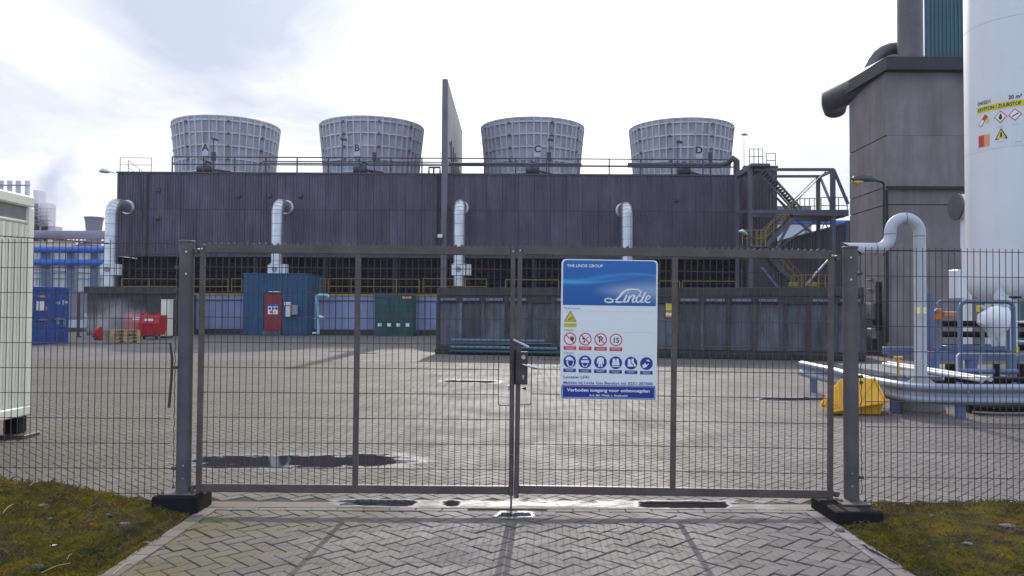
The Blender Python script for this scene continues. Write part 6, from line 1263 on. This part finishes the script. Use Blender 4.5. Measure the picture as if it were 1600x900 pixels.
for px, top in ((1450, 457), (1471, 458)): W(t).box(X_(px, Ys)-.05, X_(px, Ys)+.05, Ys+.45, Ys+.55, .3, Z_(px, top, Ys)).build('upright', mt['skid'], t)
def loop(px0, px1, ptop, pbot, Y, lab, m='bluepost', r=.035):
    tt = thing('tube_hoop', lab, 'barrier hoop', (X_(px0, Y), Y, 0), group='blue tube hoops in front of the tank'); zt_, z0_ = Z_(px0, ptop, Y), 0.0; xa, xb = X_(px0, Y), X_(px1, Y); q = .12
    W(tt).tube([(xa, Y, z0_), (xa, Y, zt_-q), (xa+q*.3, Y, zt_-q*.3), (xa+q, Y, zt_), (xb-q, Y, zt_), (xb-q*.3, Y, zt_-q*.3), (xb, Y, zt_-q), (xb, Y, z0_)], r, 10).build('bent_tube', mt[m], tt, smooth=True); 
    for x in (xa, xb): W(tt).lathe([(.09, 0), (.09, .015), (r+.005, .02)], (x, Y, 0), 10).build('foot_plate', mt[m], tt)
    return tt
loop(1464, 1575, 470, 560, 17.6, 'rear blue tube hoop by the tank'); loop(1500, 1583, 471, 560, 16.2, 'front blue tube hoop by the tank', r=.045)
t = thing('alarm_unit', 'orange alarm unit on the left hoop by the tank', 'alarm', tuple(at(1465, 492, 17.5))); q = at(1466, 491, 17.5); W(t).obox(q, (.13, .1, .26), None, .02).build('case', mt['orange'], t); W(t).tube([q+Vector((-.08, -.06, .06)), q+Vector((-.08, -.12, .06))], .045, 12).build('dial', mt['skid'], t)
t = thing('orange_tray', 'small orange tray fixed between the blue uprights', 'tray', tuple(at(1483, 491, 17.4))); q = at(1483, 491, 17.5); W(t).obox(q, (.27, .08, .09), None, .01).build('tray', mt['orange'], t); W(t).obox(q+Vector((0, 0, .055)), (.27, .1, .018)).build('lid', mt['w'], t)
# insulated white cone under the tank with valve group
t = thing('insulated_valve', 'white wrapped insulated valve body under the tank', 'valve', tuple(at(1560, 505, 17.8))); q = at(1535, 507, 17.3)
W(t).tube([at(1533, 508, 17.3), at(1537, 503, 17.3), at(1548, 501, 17.3), at(1560, 504, 17.3), at(1572, 508, 17.3)], [.10, .2, .30, .40, .16], 20).build('wrapping', mt['silo'], t, smooth=True)
W(t).tube([at(1553, 520, 17.2), at(1553, 541, 17.2)], .05, 8).build('stem', mt['pipew'], t); 
W(t).tube([at(1532, 479, 17.4), at(1556, 486, 17.4)], .04, 8).build('thin_pipe', mt['pipew'], t)
for a_, b_ in (((1560, 470), (1585, 470)), ((1565, 478), (1583, 480))): W(t).tube([at(a_[0], a_[1], 17.2), at(b_[0], b_[1], 17.2)], .07, 10).build('valve_body', mt['pipew'], t, smooth=True)
for px in (1570, 1583, 1576): W(t).tube([at(px, 465, 17.2), at(px, 512, 17.2)], .035, 8).build('vertical_line', mt['seam'], t, smooth=True)
W(t).tube([at(1586, 463, 17.2), at(1586, 466, 17.2)], .12, 12).build('handwheel', mt['black'], t); W(t).tube([at(1600, 503, 16.9), at(1588, 503, 16.9)], .03, 6).build('thin_pipe', mt['silo'], t); W(t).tube([at(1610, 534, 16.9), at(1585, 533, 16.9)], .025, 6).build('thin_pipe', mt['silo'], t)
W(t).box(X_(1527, 17.5), X_(1532, 17.5), 17.5, 17.55, Z_(1530, 487, 17.5), Z_(1530, 477, 17.5)).build('yellow_label', mt['pyel'], t); W(t).box(X_(1589, 16.6), X_(1592, 16.6), 16.6, 16.65, Z_(1590, 556, 16.6), Z_(1590, 542, 16.6)).build('yellow_label', mt['pyel'], t)
t = thing('dark_manifold', 'dark pipe manifold in the shade under the tank', 'pipes', (xt, 18.6, 0))
for z in (.75, 1.05, 1.3): W(t).tube([(X_(1480, 18.4), 18.6, z), (X_(1680, 18.4), 18.6, z)], .07, 8).build('pipe', mt['black'], t, smooth=True)
for px in (1495, 1530, 1560, 1600): W(t).tube([(X_(px, 18.6), 18.5, .5), (X_(px, 18.6), 18.5, 1.7)], .05, 8).build('riser', mt['seam'], t, smooth=True)
t = thing('tank_slab', 'low concrete slab carrying the tank skid', 'slab', (xt, 18.5, 0)); W(t).box(X_(1443, 17), X_(1443, 17)+7, 16.9, 21.5, 0, .16, .02).build('slab', mt['conc'], t); W(t).box(X_(1443, 17)+.02, X_(1443, 17)+6.9, 16.85, 16.899, 0, .12).build('edge_strip', mt['black'], t)
# low clutter behind the guard rail
t = thing('pipe_rack', 'low rack of dark pipes and fittings behind the guard rail', 'pipes', (X_(1530, 13.5), 13.5, 0))
for k, (z, m_) in enumerate(((.12, 'black'), (.24, 'seam'), (.38, 'black'), (.5, 'skid'))): W(t).tube([(X_(1488+k*4, 13.8), 13.7+k*.25, z), (X_(1700, 13.8), 13.7+k*.25, z)], .05, 8).build('pipe', mt[m_], t, smooth=True)
for px in (1478, 1484, 1552, 1590): W(t).box(X_(px, 14.5)-.04, X_(px, 14.5)+.04, 14.4, 14.48, 0, Z_(px, 568, 14.5)).build('rack_post', mt['black'], t)
W(t).box(X_(1490, 13.4), X_(1640, 13.4), 13.3, 13.42, .0, .16, .02).build('rack_kerb', mt['black'], t)
t = thing('tube_barrier', 'low thin grey tube barrier behind the guard rail', 'barrier', (X_(1493, 14.2), 14.2, 0)); xa, xb = X_(1494, 14.2), X_(1640, 14.2); zt_ = Z_(1494, 552, 14.2); W(t).tube([(xa, 14.2, 0), (xa, 14.2, zt_-.05), (xa+.05, 14.2, zt_), (xb, 14.2, zt_)], .018, 8).build('bent_tube', mt['pipew'], t, smooth=True); W(t).tube([(X_(1531, 14.2), 14.2, 0), (X_(1531, 14.2), 14.2, zt_)], .015, 6).build('post', mt['pipew'], t)

t = thing('dark_kerb_pipes', 'dark kerb and pipes low in the shade under the guard rail', 'pipes', (X_(1560, 12.4), 12.4, 0))
W(t).box(X_(1511, 12.5), X_(1511, 12.5)+3, 12.35, 12.6, 0, .17, .02).build('kerb', mt['black'], t)
for z_, y_ in ((.24, 12.5), (.36, 12.7), (.1, 12.28)): W(t).tube([(X_(1507, 12.5), y_, z_), (X_(1507, 12.5)+3, y_, z_)], .04, 8).build('pipe', mt['black' if z_ < .3 else 'seam'], t, smooth=True)
W(t).tube([(X_(1512, 12.3), 12.2, .05), (X_(1550, 12.3), 12.22, .03), (X_(1600, 12.3), 12.15, .04)], .02, 6).build('pale_hose', mt['conc'], t, smooth=True)

# gooseneck vent pipe
Yg = 12.5; r = .090; xg = X_(1437.5, Yg); t = thing('gooseneck_pipe', 'tall grey white gooseneck vent pipe with a slanted mouth', 'pipe', (xg, Yg, 0))
c1_ = at(1415, 362, Yg); c1_.x = (xg + X_(1393, Yg))/2; R1 = (xg-X_(1391.5, Yg))/2; c1_ = Vector((xg-R1, Yg, Z_(1415, 364, Yg)))
R2 = .22; c2_ = Vector((xg-2*R1-R2, Yg, c1_.z-.03)); a2 = arc(c2_, R2, 0, -PI/2, 8, (1, 0, 0), (0, 0, 1))
pts = [(xg, Yg, .5), (xg, Yg, c1_.z)] + arc(c1_, R1, 0, PI, 16, (1, 0, 0), (0, 0, 1))[1:] + [Vector((xg-2*R1, Yg, c1_.z-.015))]+a2[1:] + [a2[-1]+Vector((-.1, 0, 0))]
W(t).tube(pts, r, 24).build('bent_pipe', mt['pipew'], t, smooth=True)
e = a2[-1]+Vector((-.1, 0, 0)); mb = W(t); ring0, ring1, n_ = [], [], 24
for k in range(n_):
    a = 2*PI*k/n_; y, z = r*math.cos(a), r*math.sin(a); ring0.append((e.x, e.y+y, e.z+z)); ring1.append((e.x-.13-(z/r+1)*.16, e.y+y, e.z+z))
mb.add(ring0+ring1, [(k, (k+1) % n_, n_+(k+1) % n_, n_+k) for k in range(n_)]); mb.build('mouth', mt['pipew'], t, smooth=True)
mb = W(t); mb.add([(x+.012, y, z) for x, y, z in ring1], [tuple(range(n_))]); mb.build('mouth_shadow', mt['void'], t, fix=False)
for p_, d_ in (((xg, Yg, c1_.z-.05), (0, 0, 1)), (tuple(c1_+Vector((0, 0, R1))), (1, 0, 0)), ((xg-2*R1, Yg, c1_.z-.02), (0, 0, 1)), (tuple(e+Vector((.08, 0, 0))), (1, 0, 0))): p_ = Vector(p_); d_ = Vector(d_)*.007; W(t).tube([p_-d_, p_+d_], r+.004, 24).build('weld', mt['seam'], t, smooth=True)
W(t).lathe([(.31, .385), (.14, .52), (.105, .56), (.1, .58)], (xg, Yg, 0), 20).build('foot_cone', mt['conc'], t, smooth=True)
z1_, z0_ = Z_(1437, 480, Yg), Z_(1437, 490, Yg); 
for k in range(6): W(t).add([(xg+(r+.003)*math.cos(a), Yg+(r+.003)*math.sin(a), z) for z in (z0_, z1_) for a in (-PI+k*PI/6, -PI+(k+.5)*PI/6, -PI+(k+1)*PI/6)], [(0, 1, 4, 3), (1, 2, 5, 4)]).build('marking_stripe', mt['pyel' if k % 2 == 0 else 'w'], t, fix=False)
t = thing('concrete_footing', 'round grey concrete footing under the gooseneck pipe', 'footing', (xg, Yg, 0)); MB().lathe([(.34, 0), (.34, .36), (.32, .38)], (0, 0, 0), 28).build('drum', mt['conc'], t, smooth=True); MB().lathe([(.341, .02), (.347, .03), (.347, .06), (.341, .07)], (0, 0, 0), 28, False).build('hoop', mt['rust'], t)
# fallen white poles, valve key, hose
for k, (pa, pb, Y1_, Y2_, lb) in enumerate((((1380, 569), (1532, 593.5), 15.2, 12.7, 'long white pole lying nearest the guard rail'), ((1388, 567), (1545, 592), 15.6, 12.9, 'long white pole lying behind the first white pole'))):
    a, b = at(pa[0], pa[1], Y1_), at(pb[0], pb[1], Y2_); t = thing('white_pole', lb, 'pole', tuple(a), group='white poles lying behind the guard rail'); W(t).tube([a, b], .035, 12).build('shaft', mt['silo'], t, smooth=True); W(t).tube([b, b+(b-a).normalized()*.04], .042, 12).build('end_cap', mt['pipew'], t, smooth=True)
t = thing('pole_trestle', 'low dark trestle holding the white poles', 'trestle', tuple(gnd(1440, 600))); q = at(1440, 583, 14.1); W(t).box(q.x-.02, q.x+.02, 14.05, 14.5, 0, q.z-.12).build('upright', mt['skid'], t); W(t).box(q.x-.3, q.x+.3, 14.0, 14.5, q.z-.119, q.z-.07).build('cross_bar', mt['skid'], t)
t = thing('yellow_valve_key', 'yellow T-shaped valve key standing left of the gooseneck pipe', 'valve key', (X_(1402.5, 13.9), 13.9, 0)); x = X_(1402.5, 13.9); z0_, z1_ = Z_(1402, 582, 13.9), Z_(1402, 558.5, 13.9)
W(t).tube([(x, 13.9, z0_-.1), (x, 13.9, z1_-.02)], .022, 10).build('shaft', mt['binyel'], t, smooth=True); W(t).tube([(x-.075, 13.9, z1_), (x+.075, 13.9, z1_)], .024, 10).build('handle', mt['binyel'], t, smooth=True); W(t).box(x-.06, x+.06, 13.85, 13.95, 0, z0_-.05, .01).build('socket', mt['seam'], t); W(t).tube([(x-.18, 13.9, z0_-.06), (x+.12, 13.9, z0_-.06)], .03, 8).build('cross_pipe', mt['seam'], t)
t = thing('black_hose', 'coiled black hose and pale end behind the yellow bin', 'hose', tuple(gnd(1408, 648))); q = gnd(1413, 645); q.y += .7
W(t).tube(arc((q.x-.15, q.y, .17), .15, 0, 2*PI, 16, (1, 0, 0), (0, .2, 1)), .035, 8).build('coil', mt['black'], t, smooth=True); W(t).tube([(q.x-.25, q.y-.05, .42), (q.x+.08, q.y-.05, .36)], .03, 8).build('pale_end', mt['silo'], t, smooth=True)

# guard rail
RP = [(1252, 563, 15.7), (1268, 566.5, 15.35), (1300, 573, 14.5), (1330, 581, 13.7), (1360, 587.5, 13.0), (1385, 592, 12.55), (1412, 596, 12.2), (1445, 598.5, 11.95), (1480, 599.5, 11.82), (1520, 600, 11.75), (1600, 600, 11.7), (1720, 600, 11.7)]
t = thing('guard_rail', 'galvanised W-beam guard rail curving round the tank yard', 'guard rail', (X_(1400, 12.4), 12.4, 0)); zt_ = .66
C3 = []
for i in range(len(RP)-1):
    for k in range(4):
        def cr(j): 
            p0, p1, p2, p3 = RP[max(i-1, 0)], RP[i], RP[i+1], RP[min(i+2, len(RP)-1)]; s = k/4
            return 0.5*((2*p1[j])+(-p0[j]+p2[j])*s+(2*p0[j]-5*p1[j]+4*p2[j]-p3[j])*s*s+(-p0[j]+3*p1[j]-3*p2[j]+p3[j])*s**3)
        C3.append(at(cr(0), cr(1), cr(2)))
prof = [(0, 0), (.012, -.012), (.07, -.03), (.078, -.05), (.078, -.075), (.068, -.095), (.012, -.135), (.008, -.155), (.012, -.175), (.068, -.215), (.078, -.235), (.078, -.26), (.07, -.28), (.012, -.298), (0, -.31)]
vs, fs = [], []; m = len(prof)
for i, p in enumerate(C3):
    d = (C3[min(i+1, len(C3)-1)]-C3[max(i-1, 0)]); d.z = 0; d.normalize(); nr = Vector((d.y, -d.x, 0)); 
    if nr.dot(Vector((p.x, p.y, 0))) > 0: nr = -nr
    for o_, z in prof: vs.append(p+nr*o_+Vector((0, 0, z)))
for i in range(len(C3)-1):
    for k in range(m-1): fs.append((i*m+k, i*m+k+1, (i+1)*m+k+1, (i+1)*m+k))
W(t).add(vs, fs).build('w_beam', mt['rail'], t, smooth=True, fix=False)
for px, Y, wd in ((1272, 15.45, .11), (1401, 12.45, .15), (1503, 11.85, .13), (1640, 11.8, .13)):
    q = at(px, 600, Y); i = min(range(len(C3)), key=lambda k: (C3[k]-Vector((q.x, Y, C3[k].z))).length); zt2 = C3[i].z-.09
    W(t).box(q.x-wd/2, q.x+wd/2, Y+.005, Y+.08, 0, zt2, .006).build('post', mt['skid'], t); W(t).tube([(q.x, Y+.01, zt2-.02), (q.x, C3[i].y-.09, zt2-.02)], .012, 6).build('bolt', mt['bolt'], t)
# yellow bin lying on its side
Yb_ = 12.2; t = thing('yellow_bin', 'yellow plastic grit bin with a ribbed pointed lid in front of the guard rail', 'grit bin', (X_(1340, Yb_), Yb_, 0))
def B_(px, py, dy): return at(px, py, Yb_+dy)
zb0 = .015
def Bz(px, z, dy): return Vector((X_(px, Yb_+dy), Yb_+dy, z))
# lower body
f0 = [Bz(1300, zb0, -.02), Bz(1374, zb0, -.05), Bz(1379, .17, -.10), Bz(1290, .15, -.10)]; r0_ = [Bz(1298, zb0, .5), Bz(1370, zb0, .5), Bz(1376, .17, .55), Bz(1288, .15, .55)]
mb = W(t); mb.add(f0+r0_, [(0, 1, 2, 3), (7, 6, 5, 4), (1, 5, 6, 2), (0, 3, 7, 4), (3, 2, 6, 7), (0, 4, 5, 1)]); mb.build('lower_body', mt['binyel'], t)
# lid: pointed left, flat ridge on top, faceted right side
zt1 = Z_(1340, 591, Yb_); 
front = [Bz(1279, .14, .02), Bz(1296, .055, -.14), Bz(1338, .145, -.17), Bz(1383, .21, -.14)]
ridge = [Bz(1284, .19, .12), Bz(1312, zt1-.02, .18), Bz(1342, zt1, .12), Bz(1367, zt1-.005, .15)]
back = [Bz(1281, .14, .25), Bz(1300, .14, .55), Bz(1340, .145, .58), Bz(1380, .21, .5)]
mb = W(t); V_ = front+ridge+back; mb.add(V_, [(0, 1, 5, 4), (1, 2, 6, 5), (2, 3, 7, 6), (4, 5, 9, 8), (5, 6, 10, 9), (6, 7, 11, 10), (0, 4, 8), (3, 11, 7), (0, 8, 9, 1), (1, 9, 10, 2), (2, 10, 11, 3)])
o = mb.build('lid', mt['binyel'], t); md = o.modifiers.new('b', 'BEVEL'); md.width = .018; md.segments = 2
for k in range(7):
    s = (k+.5)/7; a = front[0].lerp(front[1], s) if s < .4 else front[1].lerp(front[2], (s-.4)/.75); b = ridge[0].lerp(ridge[1], min(1, s*1.3)) if s < .75 else ridge[1].lerp(ridge[2], (s-.75)*1.6)
    W(t).bar(a.lerp(b, .06)+Vector((0, -.02, .02)), a.lerp(b, .94)+Vector((0, -.02, .02)), .022, .02, .005).build('lid_rib', mt['binyel'], t)
W(t).bar(front[3].lerp(ridge[3], .04)+Vector((0, -.01, 0)), ridge[3]+Vector((-.02, -.01, .008)), .03, .02, .005).build('lid_edge', mt['binyel'], t); W(t).bar(front[2]+Vector((0, -.01, .004)), ridge[3]+Vector((-.03, -.02, .004)), .028, .016, .005).build('lid_seam', mt['binyel'], t)
W(t).bar(front[2]+Vector((0, -.014, .0)), front[3]+Vector((0, -.014, 0)), .03, .03, .006).build('lid_rim', mt['binyel'], t); W(t).bar(front[1]+Vector((0, -.012, .0)), front[2]+Vector((0, -.012, 0)), .03, .03, .006).build('lid_rim', mt['binyel'], t)
W(t).tube([ridge[2]+Vector((-.0, -.05, -.06)), ridge[2]+Vector((.0, -.09, -.07))], .02, 8).build('latch', mt['black'], t)
# small covers on the yard
for px, py, w_, lb in ((868, 563, .9, 'dark elongated drain cover near the basin foot'), (533, 549.5, .8, 'oval drain cover in front of the blue cabin'), (573, 552.5, .7, 'flat drain cover right of the oval one')):
    q = gnd(px, py); t = thing('drain_cover', lb, 'drain cover', (q.x, q.y, 0)); MB().box(-w_/2, w_/2, -.2, .2, .002, .014, .004).build('lid', mt['wallbase'], t); MB().box(-w_/2-.04, w_/2+.04, -.24, .24, .0, .008).build('frame', mt['conc'], t)

# ------------------------------------------------------------------ steam
def steam_mat(name, dens, sc, col, zs=1.0, lo=.45, hi=.7):
    m = bpy.data.materials.new(name); m.use_nodes = True; t_ = m.node_tree; t_.nodes.clear(); o_ = t_.nodes.new('ShaderNodeOutputMaterial'); v_ = t_.nodes.new('ShaderNodeVolumePrincipled'); t_.links.new(v_.outputs[0], o_.inputs['Volume'])
    v_.inputs['Color'].default_value = col + (1,); v_.inputs['Anisotropy'].default_value = 0.2
    tc_ = t_.nodes.new('ShaderNodeTexCoord'); n_ = t_.nodes.new('ShaderNodeTexNoise'); n_.inputs['Scale'].default_value = sc; n_.inputs['Detail'].default_value = 4; t_.links.new(tc_.outputs['Object'], n_.inputs[0])
    mr = t_.nodes.new('ShaderNodeMapRange'); t_.links.new(n_.outputs[0], mr.inputs[0]); mr.inputs[1].default_value = lo; mr.inputs[2].default_value = hi
    # fades towards the outside of the plume
    g_ = t_.nodes.new('ShaderNodeVectorMath'); g_.operation = 'MULTIPLY_ADD'; t_.links.new(tc_.outputs['Generated'], g_.inputs[0]); g_.inputs[1].default_value = (2, 2, 2); g_.inputs[2].default_value = (-1, -1, -1)
    l_ = t_.nodes.new('ShaderNodeVectorMath'); l_.operation = 'LENGTH'; t_.links.new(g_.outputs[0], l_.inputs[0]); f_ = t_.nodes.new('ShaderNodeMapRange'); t_.links.new(l_.outputs['Value'], f_.inputs[0]); f_.inputs[1].default_value = 1.0; f_.inputs[2].default_value = 0.35
    a_ = t_.nodes.new('ShaderNodeMath'); a_.operation = 'MULTIPLY'; t_.links.new(mr.outputs[0], a_.inputs[0]); t_.links.new(f_.outputs[0], a_.inputs[1])
    b_ = t_.nodes.new('ShaderNodeMath'); b_.operation = 'MULTIPLY'; t_.links.new(a_.outputs[0], b_.inputs[0]); b_.inputs[1].default_value = dens; t_.links.new(b_.outputs[0], v_.inputs['Density']); return m
def plume(name, label, c, rx, ry, rz, m):
    mb = MB(c); mb.lathe([(math.sin(PI*i/12)*1.0+.001, -math.cos(PI*i/12)) for i in range(13)], (0, 0, 0), 24); mb.v = [(c[0]+x*rx, c[1]+y*ry, c[2]+z*rz) for x, y, z in mb.v]
    return mb.build(name, m, None, kind='stuff', label=label, category='steam')
c = at(92, 275, 172); plume('steam_plume', 'grey steam plume drifting over the far chimneys', c, 7.5, 6, 11.5, steam_mat('far_steam', .55, .16, (0.80, 0.84, 0.90)))
c = at(172, 500, 41.3); plume('steam_plume', 'low thin steam in front of the dark wall by the dumpsters', c, 2.2, .9, 1.25, steam_mat('low_steam', 1.1, 1.0, (0.85, 0.87, 0.92), lo=.38))
# ------------------------------------------------------------------ air
hz_ = bpy.data.materials.new('haze_air'); hz_.use_nodes = True; t_ = hz_.node_tree; t_.nodes.clear(); o_ = t_.nodes.new('ShaderNodeOutputMaterial'); v_ = t_.nodes.new('ShaderNodeVolumePrincipled'); t_.links.new(v_.outputs[0], o_.inputs['Volume'])
v_.inputs['Color'].default_value = (0.92, 0.94, 1.0, 1); v_.inputs['Density'].default_value = 0.0003; v_.inputs['Anisotropy'].default_value = 0.3
HZ = MB(); HZ.box(-1600, 1600, -80, 3100, -1.1, 60); HZ.build('haze', hz_, None, kind='stuff')
